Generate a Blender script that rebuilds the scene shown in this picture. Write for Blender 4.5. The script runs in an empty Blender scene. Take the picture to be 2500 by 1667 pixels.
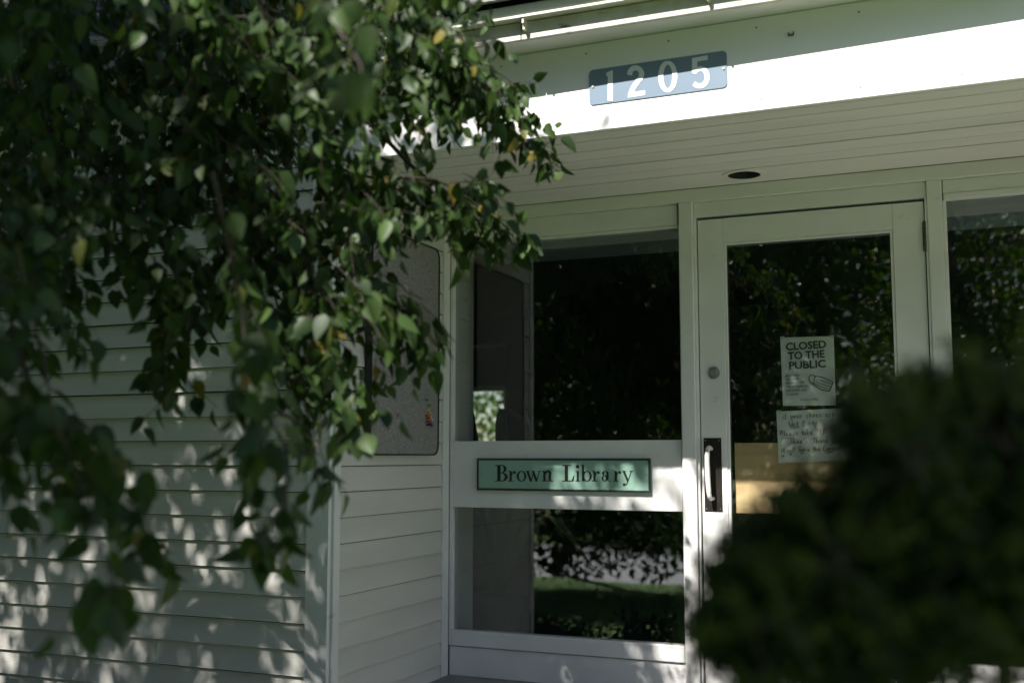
import bpy, math, random
import numpy as np
from mathutils import Vector, Matrix
R = math.radians
random.seed(7)
rng = np.random.default_rng(11)
S = bpy.context.scene
COL = S.collection
Z0 = 1.6                                   # eye height above the lawn by the building

# ------------------------------------------------------------------ camera
F_PX, YAW, PITCH = 2674.5, 0.40723, 0.10420
cam_d = bpy.data.cameras.new("camera"); cam = bpy.data.objects.new("camera", cam_d); COL.objects.link(cam)
cam.location = (0, 0, Z0); cam.rotation_euler = (math.pi/2+PITCH, 0, YAW)
cam_d.sensor_width = 36; cam_d.lens = F_PX/2500*36; cam_d.clip_start = .05; cam_d.clip_end = 900
cam_d.dof.use_dof = True; cam_d.dof.focus_distance = 4.35; cam_d.dof.aperture_fstop = 1.75
cam_d.dof.aperture_blades = 0
S.camera = cam
# ------------------------------------------------------------------ world, sun, exposure
SUN_TRAVEL = Vector((.31, 1, -1.216)).normalized()
SUN_EL = math.asin(-SUN_TRAVEL.z)
W = bpy.data.worlds.new("World"); S.world = W; W.use_nodes = True
nt = W.node_tree; nt.nodes.clear()
sky = nt.nodes.new("ShaderNodeTexSky"); sky.sky_type = 'NISHITA'; sky.sun_disc = False
sky.sun_elevation = SUN_EL; sky.sun_rotation = math.atan2(.31*-1, -1) % (2*math.pi)
bg = nt.nodes.new("ShaderNodeBackground"); bg.inputs[1].default_value = .06
wo = nt.nodes.new("ShaderNodeOutputWorld")
nt.links.new(sky.outputs[0], bg.inputs[0]); nt.links.new(bg.outputs[0], wo.inputs[0])
sd = bpy.data.lights.new("sun", 'SUN'); sd.energy = 5.0; sd.angle = R(.53); sd.color = (1, .965, .91)
sun = bpy.data.objects.new("sun", sd); COL.objects.link(sun); sun.location = (-3, -8, 14)
sun.rotation_euler = SUN_TRAVEL.to_track_quat('-Z', 'Y').to_euler()
S.view_settings.view_transform = 'Standard'; S.view_settings.look = 'None'
S.view_settings.exposure = 1.42; S.view_settings.gamma = 1; S.view_settings.use_curve_mapping = False
S.cycles.transparent_max_bounces = 24; S.cycles.max_bounces = 10; S.cycles.diffuse_bounces = 5
S.cycles.glossy_bounces = 5; S.cycles.transmission_bounces = 6; S.cycles.sample_clamp_indirect = 6
try: S.cycles.use_denoising = True
except Exception: pass

# measured points of the photograph turned into places on a plane Y = const (building frame)
def _cam():
    f = np.array([-math.sin(YAW)*math.cos(PITCH), math.cos(YAW)*math.cos(PITCH), math.sin(PITCH)])
    r = np.array([math.cos(YAW), math.sin(YAW), 0.]); return np.array([r, np.cross(r, f), f])
MC = _cam()
def pt(x, y, Y):
    d = MC.T @ np.array([x-1250, -(y-833.5), F_PX]); d = d*(Y/d[1]); return float(d[0]), Y, float(d[2])
def pd(x, y, dep):
    return MC.T @ (np.array([x-1250, -(y-833.5), F_PX])*dep/F_PX)

# ------------------------------------------------------------------ materials
def N(nt, t, **k):
    n = nt.nodes.new(t)
    for a, v in k.items(): setattr(n, a, v)
    return n
def mat(name, col, rough=.6, var=.12, vscale=6., bump=0., bscale=60., spec=.5, metal=0., col2=None, stretch=(1,1,1), lo=.35, hi=.7, stain=None):
    m = bpy.data.materials.new(name); m.use_nodes = True; nt = m.node_tree; L = nt.links
    b = nt.nodes["Principled BSDF"]; b.inputs["Roughness"].default_value = rough; b.inputs["Metallic"].default_value = metal
    b.inputs["Specular IOR Level"].default_value = spec
    g = N(nt, "ShaderNodeNewGeometry"); mp = N(nt, "ShaderNodeMapping"); mp.inputs["Scale"].default_value = stretch
    L.new(g.outputs["Position"], mp.inputs["Vector"])
    n = N(nt, "ShaderNodeTexNoise"); n.inputs["Scale"].default_value = vscale; n.inputs["Detail"].default_value = 6
    L.new(mp.outputs[0], n.inputs["Vector"])
    r = N(nt, "ShaderNodeValToRGB"); L.new(n.outputs["Fac"], r.inputs[0])
    c2 = col2 or tuple(c*(1-var) for c in col)
    r.color_ramp.elements[0].position = lo; r.color_ramp.elements[1].position = hi
    r.color_ramp.elements[0].color = (*c2, 1); r.color_ramp.elements[1].color = (*col, 1)
    out = r.outputs[0]
    if stain:
        sc, scl, thr, stretch2 = stain
        mp2 = N(nt, "ShaderNodeMapping"); mp2.inputs["Scale"].default_value = stretch2; L.new(g.outputs["Position"], mp2.inputs[0])
        n2 = N(nt, "ShaderNodeTexNoise"); n2.inputs["Scale"].default_value = scl; n2.inputs["Detail"].default_value = 8; L.new(mp2.outputs[0], n2.inputs["Vector"])
        r2 = N(nt, "ShaderNodeValToRGB"); r2.color_ramp.elements[0].position = thr; r2.color_ramp.elements[1].position = thr+.12
        r2.color_ramp.elements[0].color = (0,0,0,1); r2.color_ramp.elements[1].color = (1,1,1,1); L.new(n2.outputs["Fac"], r2.inputs[0])
        mx = N(nt, "ShaderNodeMix", data_type='RGBA'); L.new(r2.outputs[0], mx.inputs[0]); L.new(out, mx.inputs[6]); mx.inputs[7].default_value = (*sc, 1)
        out = mx.outputs[2]
    L.new(out, b.inputs["Base Color"])
    if bump:
        n3 = N(nt, "ShaderNodeTexNoise"); n3.inputs["Scale"].default_value = bscale; n3.inputs["Detail"].default_value = 4; L.new(mp.outputs[0], n3.inputs["Vector"])
        bp = N(nt, "ShaderNodeBump"); bp.inputs["Strength"].default_value = bump; bp.inputs["Distance"].default_value = .004
        L.new(n3.outputs["Fac"], bp.inputs["Height"]); L.new(bp.outputs[0], b.inputs["Normal"])
    return m
def leafmat(name, c_dark, c_light, trans, tcol, gloss=.35, attr=True):
    m = bpy.data.materials.new(name); m.use_nodes = True; nt = m.node_tree; L = nt.links
    b = nt.nodes["Principled BSDF"]; b.inputs["Roughness"].default_value = gloss; b.inputs["Specular IOR Level"].default_value = .22 if gloss < .6 else .12
    if attr: a = N(nt, "ShaderNodeAttribute", attribute_name="tint"); f = a.outputs["Fac"]
    else: a = N(nt, "ShaderNodeObjectInfo"); f = a.outputs["Random"]
    r = N(nt, "ShaderNodeValToRGB"); L.new(f, r.inputs[0])
    r.color_ramp.elements[0].color = (*c_dark, 1); r.color_ramp.elements[1].color = (*c_light, 1); r.color_ramp.elements[1].position = .97
    e = r.color_ramp.elements.new(.992); e.color = (.13, .105, .02, 1) if trans > .2 else (*c_light, 1)
    L.new(r.outputs[0], b.inputs["Base Color"])
    t = N(nt, "ShaderNodeBsdfTranslucent")
    mu = N(nt, "ShaderNodeMix", data_type='RGBA', blend_type='MULTIPLY'); mu.inputs[0].default_value = 1
    L.new(r.outputs[0], mu.inputs[6]); mu.inputs[7].default_value = (*tcol, 1)
    ad = N(nt, "ShaderNodeMix", data_type='RGBA', blend_type='MIX'); ad.inputs[0].default_value = .0
    L.new(mu.outputs[2], t.inputs[0])
    ms = N(nt, "ShaderNodeMixShader"); ms.inputs[0].default_value = trans
    L.new(b.outputs[0], ms.inputs[1]); L.new(t.outputs[0], ms.inputs[2])
    L.new(ms.outputs[0], nt.nodes["Material Output"].inputs[0])
    return m
def glassmat(name, tint, k):
    m = bpy.data.materials.new(name); m.use_nodes = True; nt = m.node_tree; L = nt.links; nt.nodes.remove(nt.nodes["Principled BSDF"])
    g0 = N(nt, "ShaderNodeNewGeometry"); dt = N(nt, "ShaderNodeVectorMath", operation='DOT_PRODUCT'); L.new(g0.outputs["Incoming"], dt.inputs[0]); L.new(g0.outputs["Normal"], dt.inputs[1])
    ab = N(nt, "ShaderNodeMath", operation='ABSOLUTE'); L.new(dt.outputs["Value"], ab.inputs[0])
    om = N(nt, "ShaderNodeMath", operation='SUBTRACT'); om.inputs[0].default_value = 1; L.new(ab.outputs[0], om.inputs[1])
    pw = N(nt, "ShaderNodeMath", operation='POWER'); L.new(om.outputs[0], pw.inputs[0]); pw.inputs[1].default_value = 5
    m1 = N(nt, "ShaderNodeMath", operation='MULTIPLY_ADD'); L.new(pw.outputs[0], m1.inputs[0]); m1.inputs[1].default_value = .96; m1.inputs[2].default_value = .04
    mu = N(nt, "ShaderNodeMath", operation='MULTIPLY', use_clamp=True); mu.inputs[1].default_value = k; L.new(m1.outputs[0], mu.inputs[0])
    g = N(nt, "ShaderNodeBsdfGlossy"); g.inputs["Roughness"].default_value = 0
    geo = N(nt, "ShaderNodeNewGeometry"); mp = N(nt, "ShaderNodeMapping"); mp.inputs["Scale"].default_value = (1, 1, 2.2); L.new(geo.outputs["Position"], mp.inputs[0])
    n = N(nt, "ShaderNodeTexNoise"); n.inputs["Scale"].default_value = 1.6; n.inputs["Detail"].default_value = 1; L.new(mp.outputs[0], n.inputs["Vector"])
    bp = N(nt, "ShaderNodeBump"); bp.inputs["Strength"].default_value = .12; bp.inputs["Distance"].default_value = .004; L.new(n.outputs["Fac"], bp.inputs["Height"]); L.new(bp.outputs[0], g.inputs["Normal"])
    t = N(nt, "ShaderNodeBsdfTransparent"); t.inputs[0].default_value = (*tint, 1)
    ms = N(nt, "ShaderNodeMixShader"); L.new(mu.outputs[0], ms.inputs[0]); L.new(t.outputs[0], ms.inputs[1]); L.new(g.outputs[0], ms.inputs[2])
    L.new(ms.outputs[0], nt.nodes["Material Output"].inputs[0]); return m

M = {}
M['trim'] = mat("white_trim_paint", (.74,.725,.71), .42, .10, 5, .12, 140, stain=((.50,.49,.42), 9, .66, (1,1,2.2)))
M['siding'] = mat("white_siding_paint", (.62,.60,.55), .45, .12, 4, .16, 90, stretch=(.35,.35,2.5), stain=((.42,.43,.37), 7, .66, (.6,.6,3)))
M['lapshade'] = mat('shade_under_lap', (.13,.13,.105), .9, .4, 12)  # shadow line under each lap, painted into the board colour
M['soffit'] = mat("white_soffit_paint", (.73,.705,.67), .5, .10, 3, .10, 90, stretch=(.4,2,2))
M['frieze'] = mat("white_frieze_paint", (.80,.775,.775), .42, .05, 3, .05, 60, stretch=(.4,1,1))
M['gutter'] = mat("stained_gutter_paint", (.62,.59,.50), .45, .28, 14, .2, 60, stain=((.10,.09,.06), 11, .60, (1.1,1,3)))
M['gutter_clean'] = mat("cream_gutter_paint", (.74,.72,.64), .4, .12, 12, .08, 60, stretch=(.5,1,3), stain=((.42,.39,.36), 16, .62, (.5,1,4)))
M['weathered'] = mat("weathered_grey_wood", (.40,.39,.37), .9, .5, 18, .8, 90, stretch=(.5,2,6), stain=((.05,.045,.04), 24, .56, (.35,1,3.2)))
M['gap'] = mat("dark_joint", (.012,.012,.011), .9, .1)
M['dark'] = mat("dark_bronze_metal", (.030,.024,.020), .42, .3, 30, .1, 80, metal=.5, spec=.5)
M['handle'] = mat("worn_white_handle", (.66,.65,.62), .35, .1, 30, .2, 90, stain=((.20,.11,.06), 30, .58, (1,1,.6)))
M['steel'] = mat("brushed_steel", (.62,.62,.61), .35, .2, 40, .2, 200, metal=1)
M['steel_dark'] = mat("tarnished_steel", (.45,.45,.43), .4, .3, 60, .2, 200, metal=1)
M['hinge'] = mat("aged_hinge_metal", (.13,.12,.09), .5, .4, 60, .3, 120, metal=.6)
M['brass'] = mat("brass_screw", (.60,.47,.22), .4, .2, 40, metal=.8)
M['plate'] = mat("blue_grey_plate", (.17,.222,.285), .28, .10, 4, .03, 30, spec=.9, col2=(.155,.205,.27))
M['digit'] = mat("white_reflective_digit", (.66,.68,.68), .4, .05)
M['sign'] = mat("pale_green_sign_face", (.27,.43,.35), .35, .10, 3, .02)
M['signrim'] = mat("dark_green_rim", (.012,.035,.028), .3, .2, 10)
M['ink'] = mat("black_letter_paint", (.008,.012,.012), .45, .1)
M['paper'] = mat("white_paper", (.78,.79,.75), .8, .05, 5, .15, 12)
M['print'] = mat("grey_black_print", (.045,.05,.05), .8, .1)
M['print_light'] = mat("small_grey_print", (.16,.17,.165), .8, .1)
M['felt'] = mat("speckled_grey_board", (.30,.29,.28), .95, .45, 260, .6, 400, lo=.42, hi=.58, stain=((.10,.075,.055), 46, .62, (1,1,1)))
M['rim'] = mat("black_rubber_rim", (.010,.010,.010), .45, .2)
M['wood'] = mat("varnished_tan_wood", (.70,.50,.27), .4, .2, 6, .08, 60, stretch=(.6,2,7), lo=.3, hi=.75)
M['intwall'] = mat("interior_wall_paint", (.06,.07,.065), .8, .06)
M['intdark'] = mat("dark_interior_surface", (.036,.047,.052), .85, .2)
M['blind'] = mat("dark_roller_blind", (.10,.10,.095), .8, .1)
M['cream'] = mat("cream_window_paint", (.62,.60,.46), .5, .06)
M['bark'] = mat("grey_brown_bark", (.13,.105,.08), .95, .5, 25, 1., 40, stretch=(1,1,.35))
M['twig'] = mat("brown_twig_bark", (.050,.038,.026), .8, .4, 60, .3, 100)
M['grass'] = mat("lawn_grass", (.10,.205,.034), .9, .5, 3, .8, 40, col2=(.065,.14,.022))
M['blade'] = mat("grass_blade", (.10,.19,.03), .7, .4, 9)
M['asphalt'] = mat("pale_worn_asphalt", (.135,.165,.20), .55, .25, 1.3, .3, 80, stretch=(.3,1.5,1), stain=((.07,.07,.075), 2.2, .63, (.35,2.4,1)))
M['roadline'] = mat("worn_road_paint", (.50,.50,.46), .8, .3, 8)
M['concrete'] = mat("porch_concrete", (.27,.26,.24), .85, .25, 5, .3, 80)
M['roof'] = mat("dark_shingle", (.06,.06,.058), .9, .4, 20, .5, 60)
M['pane'] = glassmat("double_glazed_pane", (.955,.965,.96), 2.6)
M['leaf'] = leafmat("apple_leaf", (.015,.032,.008), (.044,.078,.018), .26, (1.5,1.75,.7), .48)
M['leaf_one'] = leafmat("apple_leaf_single", (.015,.032,.009), (.046,.080,.021), .26, (1.5,1.75,.7), .48, attr=False)
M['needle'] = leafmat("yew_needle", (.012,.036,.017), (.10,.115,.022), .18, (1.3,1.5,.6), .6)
M['farleaf'] = leafmat("far_tree_leaf", (.022,.048,.012), (.065,.115,.025), .28, (1.5,1.8,.6), .5)

# ------------------------------------------------------------------ object helpers (all coordinates relative to the eye; Z0 added here)
ORG = {}
def link(o, parent, org, kind=None, label=None):
    ORG[o.name] = org; COL.objects.link(o)
    if parent:
        o.parent = parent; o.location = Vector(org)-Vector(ORG[parent.name])
    else: o.location = org
    if kind: o['kind'] = kind
    if label: o['label'] = label
    return o
def thing(name, label, cat, loc, group=None):
    o = bpy.data.objects.new(name, None); o.empty_display_size = .2
    link(o, None, (loc[0], loc[1], loc[2]+Z0)); o['label'] = label; o['category'] = cat
    if group: o['group'] = group
    return o
def tag(o, label, cat, group=None):
    o['label'] = label; o['category'] = cat
    if group: o['group'] = group
    return o
def mesh(name, vs, fs, m, parent=None, kind=None, label=None, smooth=False, bevel=0, org=None):
    v = np.asarray(vs, float).reshape(-1, 3)+np.array([0, 0, Z0])
    if org is None: org = (v.min(0)+v.max(0))/2
    org = tuple(float(c) for c in org)
    me = bpy.data.meshes.new(name); me.from_pydata((v-np.array(org)).tolist(), [], fs if isinstance(fs, list) else fs.tolist())
    me.materials.append(m if isinstance(m, bpy.types.Material) else M[m])
    if smooth: me.polygons.foreach_set("use_smooth", [True]*len(me.polygons))
    me.update()
    o = bpy.data.objects.new(name, me); link(o, parent, org, kind, label)
    if bevel:
        b = o.modifiers.new("edge", 'BEVEL'); b.width = bevel; b.segments = 2; b.limit_method = 'ANGLE'
    return o
BF = [(0,3,2,1),(4,5,6,7),(0,1,5,4),(1,2,6,5),(2,3,7,6),(3,0,4,7)]
def boxv(x0,x1,y0,y1,z0,z1):
    return [(x0,y0,z0),(x1,y0,z0),(x1,y1,z0),(x0,y1,z0),(x0,y0,z1),(x1,y0,z1),(x1,y1,z1),(x0,y1,z1)]
def box(name, x0,x1,y0,y1,z0,z1, m, parent=None, bevel=.0015, **k):
    return mesh(name, boxv(x0,x1,y0,y1,z0,z1), BF, m, parent, bevel=bevel, **k)
def boxes(name, L, m, parent=None, bevel=0, **k):
    v, f = [], []
    for b in L:
        n = len(v); v += boxv(*b); f += [tuple(i+n for i in q) for q in BF]
    return mesh(name, v, f, m, parent, bevel=bevel, **k)
def frame_ring(n, P):  # closed polygon P -> fan faces
    return list(range(n, n+len(P)))
def disc(c, r, y0, y1, n=36):
    v = []
    for y in (y0, y1):
        for j in range(n): a = 2*math.pi*j/n; v.append((c[0]+r*math.cos(a), y, c[1]+r*math.sin(a)))
    f = [tuple(range(n)), tuple(range(2*n-1,n-1,-1))]+[(j, j+n, (j+1)%n+n, (j+1)%n) for j in range(n)]
    return v, f
def tube(path, rad, n=8, cap=True):
    P = [Vector(p) for p in path]; rr = rad if hasattr(rad, '__len__') else [rad]*len(P)
    v, f = [], []; up = Vector((.13,.07,1)).normalized()
    for i, p in enumerate(P):
        t = (P[min(i+1,len(P)-1)]-P[max(i-1,0)]).normalized()
        a = t.cross(up if abs(t.dot(up)) < .95 else Vector((1,0,0))).normalized(); b = t.cross(a)
        for j in range(n):
            w = 2*math.pi*j/n; v.append(tuple(p+(a*math.cos(w)+b*math.sin(w))*rr[i]))
    for i in range(len(P)-1):
        for j in range(n):
            k = (j+1) % n; f.append((i*n+j, i*n+k, (i+1)*n+k, (i+1)*n+j))
    if cap: f.append(tuple(range(n))[::-1]); f.append(tuple(range((len(P)-1)*n, len(P)*n)))
    return v, f
def catmull(P, k=6):
    P = [np.array(p, float) for p in P]; Q = [2*P[0]-P[1]]+P+[2*P[-1]-P[-2]]; out = []
    for i in range(1, len(Q)-2):
        for s in range(k):
            t = s/k; a,b,c,d = Q[i-1],Q[i],Q[i+1],Q[i+2]
            out.append(.5*((2*b)+(-a+c)*t+(2*a-5*b+4*c-d)*t*t+(-a+3*b-3*c+d)*t**3))
    out.append(P[-1]); return out

# ================================================================== GROUND AND ROAD (structure)
def gz(y):  # lawn height: level by the building, falling to the road behind the viewer
    return -1.6 if y > -1 else (-1.6-.4*min(1, (-1-y)/6.0) if y > -7 else -2.0)
ys = [400, 60, 12, 6, 2, -1, -2.5, -4, -5.5, -7, -7.9]
v, f = [], []
for y in ys: v += [(-400, y, gz(y)), (400, y, gz(y))]
for i in range(len(ys)-1): f.append((2*i, 2*i+2, 2*i+3, 2*i+1))
mesh("lawn", v, f, 'grass', kind='structure')
mesh("verge", [(-400,-14.1,-2.0),(400,-14.1,-2.0),(400,-400,-1.9),(-400,-400,-1.9)], [(0,3,2,1)], mat("dry_verge_grass", (.17,.20,.045), .9, .45, 2, .8, 30, col2=(.07,.10,.02)), kind='structure')
mesh("road", [(-400,-7.9,-2.0),(400,-7.9,-2.0),(400,-14.1,-2.0),(-400,-14.1,-2.0)], [(0,3,2,1)], 'asphalt', kind='structure')
for yy in (-11.25,):
    mesh("road_line", [(-200,yy-.06,-1.995),(200,yy-.06,-1.995),(200,yy+.06,-1.995),(-200,yy+.06,-1.995)], [(0,1,2,3)], 'roadline', kind='structure')
# lawn blades as one mass, where the windows mirror the grass
n = 26000
bx_ = rng.uniform(-7.5, 3.5, n); by_ = rng.uniform(-7.6, 2.6, n); h = rng.uniform(.03,.085,n); w = .005
bz = np.where(by_ > -1, -1.6, -1.6-.4*np.minimum(1, (-1-by_)/6))
a = rng.uniform(0, 2*np.pi, n); lx = rng.normal(0,.025,n); ly = rng.normal(0,.025,n)
V = np.stack([np.stack([bx_-w*np.cos(a), by_-w*np.sin(a), bz],1), np.stack([bx_+w*np.cos(a), by_+w*np.sin(a), bz],1), np.stack([bx_+lx, by_+ly, bz+h],1)],1)
o = mesh("grass", V.reshape(-1,3), np.arange(3*n).reshape(-1,3), 'blade', kind='stuff'); tag(o, "short green lawn grass growing in front of the building", "grass")

# ================================================================== BUILDING
FY, DY = 3.58, 4.565                     # front wall plane, recessed door plane
AX0, AX1 = -2.293, 1.35                  # side walls of the recessed entrance
FL, SOF = -.985, 1.140                   # porch floor, soffit
B = thing("library_building", "white clapboard library building with a recessed glazed entrance", "building", (-1, FY, -1.6))
# --- clapboards: wedge boards, one object each
def wedge(name, L, axis):               # local: runs along +axis, outward is -Y (axis x) or +X (axis y)
    p, th0, th1, hh = .0985, .021, .006, .112
    zd = .0945; td = th0+(th1-th0)*zd/hh
    prof = [(0,0),(-th0,0),(-th0+.0015,.004),(-td,zd),(-th1,hh),(0,hh)]
    v = []
    for s in (0, L):
        for d, z in prof: v.append((s, d, z) if axis == 'x' else (-d, s, z))
    k = len(prof); f = [tuple(range(k)), tuple(range(2*k-1, k-1, -1))]
    for i in range(k): j = (i+1) % k; f.append((i, i+k, j+k, j))
    if axis == 'x': f = [q[::-1] for q in f]
    me = bpy.data.meshes.new(name); me.from_pydata(v, [], f); me.materials.append(M['siding']); me.materials.append(M['lapshade'])
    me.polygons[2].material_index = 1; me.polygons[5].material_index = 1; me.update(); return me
def put(name, me, parent, loc, rot=(0,0,0)):
    o = bpy.data.objects.new(name, me); link(o, parent, (loc[0], loc[1], loc[2]+Z0)); o.rotation_euler = rot; return o
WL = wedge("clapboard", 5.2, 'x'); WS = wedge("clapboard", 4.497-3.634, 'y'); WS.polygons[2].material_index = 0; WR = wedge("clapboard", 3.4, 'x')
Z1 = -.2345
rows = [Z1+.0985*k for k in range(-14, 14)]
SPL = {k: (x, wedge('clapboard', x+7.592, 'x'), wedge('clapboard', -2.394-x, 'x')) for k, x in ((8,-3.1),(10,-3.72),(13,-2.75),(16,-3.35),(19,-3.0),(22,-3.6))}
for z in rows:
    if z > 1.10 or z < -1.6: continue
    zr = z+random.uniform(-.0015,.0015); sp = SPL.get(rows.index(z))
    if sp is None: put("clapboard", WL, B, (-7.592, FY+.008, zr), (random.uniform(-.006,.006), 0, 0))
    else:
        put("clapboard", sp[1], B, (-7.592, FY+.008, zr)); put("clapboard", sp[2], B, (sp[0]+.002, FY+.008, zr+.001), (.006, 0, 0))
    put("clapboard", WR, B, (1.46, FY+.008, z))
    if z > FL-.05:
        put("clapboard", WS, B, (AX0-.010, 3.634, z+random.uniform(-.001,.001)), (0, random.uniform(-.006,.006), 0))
box("sheathing_wall", -7.7, -2.303, FY+.010, FY+.16, -1.6, 1.15, 'gap', B, 0)
box("sheathing_wall", AX0-.15, AX0-.012, FY+.162, DY+.3, -1.6, SOF-.002, 'siding', B, 0)
box("sheathing_wall", AX1+.012, AX1+.15, FY+.01, DY+.3, -1.6, SOF-.002, 'siding', B, 0)
box("sheathing_wall", AX1+.152, 5.2, FY+.012, FY+.16, -1.6, 1.15, 'siding', B, 0)
# corner boards
box("corner_board", -2.392, AX0+.0005, FY-.014, FY+.008, -1.6, 1.141, 'trim', B, .002)
box("corner_board", AX0-.012, AX0+.012, FY+.0085, 3.632, FL, 1.141, 'trim', B, .002)
box("corner_board", AX1-.012, AX1+.10, FY-.014, FY+.008, -1.6, 1.141, 'trim', B, .002)
box("inner_corner_trim", AX0-.011, AX0+.010, 4.499, DY-.003, FL, SOF-.001, 'trim', B, .002)
# frieze board over the whole front
box("frieze_board", -7.7, -2.75, FY-.0005, FY+.024, 1.143, 1.462, 'frieze', B, .002)
box("frieze_board", -2.748, 5.2, FY, FY+.024, 1.143, 1.462, 'frieze', B, .002)
box("frieze_backing", -7.7, 5.2, FY+.026, FY+.12, 1.150, 1.60, 'trim', B, 0)
_n0 = set(o.name for o in bpy.data.objects)
# eave: small soffit, eave board, gutter, weathered roof edge
box("eave_soffit", -7.8, 5.3, 3.4650, FY+.12, 1.4635, 1.478, 'trim', B, .001)
for a_, b_ in ((-7.8, -1.452), (-1.449, 2.2), (2.203, 5.3)):
    box("eave_board", a_, b_, 3.4450, 3.4635, 1.460, 1.524, 'gutter', B, .0015)
v = []; prof = [(3.4450,1.526),(3.4052,1.526),(3.4052,1.534),(3.4005,1.540),(3.4015,1.566),(3.4052,1.572),(3.4100,1.572),(3.4100,1.532),(3.4410,1.532),(3.4410,1.575),(3.4450,1.575)]
for gx in (-7.85, -1.2, 5.35):
    for y, z in prof: v.append((gx, y, z))
k = len(prof)
def gut(i): return [(i*k+j, i*k+(j+1)%k, (i+1)*k+(j+1)%k, (i+1)*k+j) for j in range(k)]
mesh("gutter", v, gut(0)+gut(1)+[tuple(range(k))[::-1], tuple(range(2*k, 3*k))], 'gutter_clean', B)
for bx in (-1.43, -.78, -2.3, -3.4, .35):
    boxes("gutter_bracket", [(bx-.004,bx+.004,3.4190,3.4440,1.485,1.524),(bx-.004,bx+.004,3.4095,3.4185,1.505,1.5245)], 'gutter', B, .0008)
for gx in (-1.62, -1.05, -.2):
    box("gutter_joint_strap", gx-.012, gx+.012, 3.3985, 3.4005, 1.533, 1.573, 'gutter_clean', B, .0008)
box("roof_soffit", -7.9, 5.4, 3.3660, 3.7, 1.600, 1.612, 'gap', B, 0)
for k_, (za, zb, ya) in enumerate(((1.583,1.622,3.3640),(1.624,1.668,3.3570),(1.670,1.72,3.3490))):
    box("roof_edge_board", -7.9, 5.4, ya, ya+.02, za, zb, 'weathered', B, .002)
mesh("roof", [(-7.9,3.3490,1.722),(5.4,3.3490,1.722),(5.4,6.4,4.6),(-7.9,6.4,4.6),(5.4,11.2,1.7),(-7.9,11.2,1.7)], [(0,1,2,3),(3,2,4,5)], 'roof', B)
mesh("roof_deck", [(-7.9,3.3790,1.66),(5.4,3.3790,1.66),(5.4,11.2,1.66),(-7.9,11.2,1.66)], [(0,3,2,1)], 'gap', B)
TILT = .0155                              # the old eave is not quite parallel to the wall
for o in list(bpy.data.objects):
    if o.name in _n0 or o.name in ("roof", "roof_deck"): continue
    w_ = Vector(ORG[o.name]); d_ = w_-Vector((-1.3, 3.45, w_.z)); o.location = o.location+(Matrix.Rotation(TILT, 3, 'Z') @ d_-d_); o.rotation_euler.z = TILT
# entrance soffit boards
edges = [FY+.022, 3.689, 3.814, 3.930, 4.050, 4.175, 4.295, 4.407, 4.5338]
LXc, LYc, LRr = -.862, 4.385, .088
for i in range(len(edges)-1):
    a_, b_ = edges[i]+.0035, edges[i+1]-(random.choice((.003,.004)) if i < 7 else 0)
    cut = a_ < LYc+LRr and b_ > LYc-LRr
    zz = SOF+random.uniform(-.0012,.0012)
    if cut:
        for j in (0, 1):
            # board stopped against the round lamp opening
            pts_ = []
            yy_ = np.linspace(a_, b_, 9)
            sgn = -1 if j == 0 else 1
            ring = [(LXc+sgn*math.sqrt(max(0, (LRr-.006)**2-(y-LYc)**2)), y) for y in yy_]
            X = AX0+.014 if j == 0 else AX1-.014
            P2 = [(X, yy_[0])]+ring+[(X, yy_[-1])]
            v = [(x,y,zz) for x,y in P2]+[(x,y,zz+.016) for x,y in P2]; k = len(P2)
            f = [tuple(range(k)), tuple(range(2*k-1,k-1,-1))]+[(q,q+k,(q+1)%k+k,(q+1)%k) for q in range(k)]
            mesh("soffit_board", v, [q[::-1] for q in f] if j == 0 else f, 'soffit', B)
    else:
        box("soffit_board", AX0+.014, AX1-.014, a_, b_, zz, zz+.016, 'soffit', B, .002)
boxes("soffit_backing", [(AX0, LXc-.1, FY+.025, DY+.02, SOF+.0195, SOF+.05), (LXc+.1, AX1, FY+.025, DY+.02, SOF+.0195, SOF+.05),
      (LXc-.1, LXc+.1, FY+.025, LYc-.1, SOF+.0195, SOF+.05), (LXc-.1, LXc+.1, LYc+.1, DY+.02, SOF+.0195, SOF+.05)], 'gap', B)
hk = pt(1932, 84, FY); boxes("nail_hook", [(hk[0]-.010,hk[0]-.006,FY-.008,FY-.0005,hk[2]-.006,hk[2]+.004),(hk[0]-.006,hk[0]+.006,FY-.006,FY-.0005,hk[2]-.006,hk[2]-.002),(hk[0]+.006,hk[0]+.009,FY-.008,FY-.0005,hk[2]-.005,hk[2]+.006)], 'hinge', B)
for k_ in range(14):
    for dz in (.035, .285): mesh("nail_head", *disc((-2.2+k_*.31+random.uniform(-.02,.02), 1.143+dz), .0032, FY-.0012, FY-.0001, 8), 'hinge', B)
# recessed lamp
def ringmesh(c, r0, r1, z0, z1, n=40):
    v, f = [], []
    for r_, z in ((r0,z1),(r0,z0),(r1,z0),(r1,z1)):
        for j in range(n): a = 2*math.pi*j/n; v.append((c[0]+r_*math.cos(a), c[1]+r_*math.sin(a), z))
    for q in range(3):
        for j in range(n): k = (j+1) % n; f.append((q*n+j, (q+1)*n+j, (q+1)*n+k, q*n+k))
    return v, f
lamp = mesh("recessed_lamp", *ringmesh((LXc,LYc), .066, .088, SOF-.005, SOF+.003), 'trim', B, smooth=False)
v, f = ringmesh((LXc,LYc), .0655, .0665, SOF-.002, SOF+.12); mesh("lamp_can", v, f, 'gap', lamp, smooth=True)
v, f = [], []
for i in range(7):
    a = math.pi/2*i/6
    for j in range(20): b = 2*math.pi*j/20; v.append((LXc+.032*math.cos(a)*math.cos(b), LYc+.032*math.cos(a)*math.sin(b), SOF+.045-.032*math.sin(a)))
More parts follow.
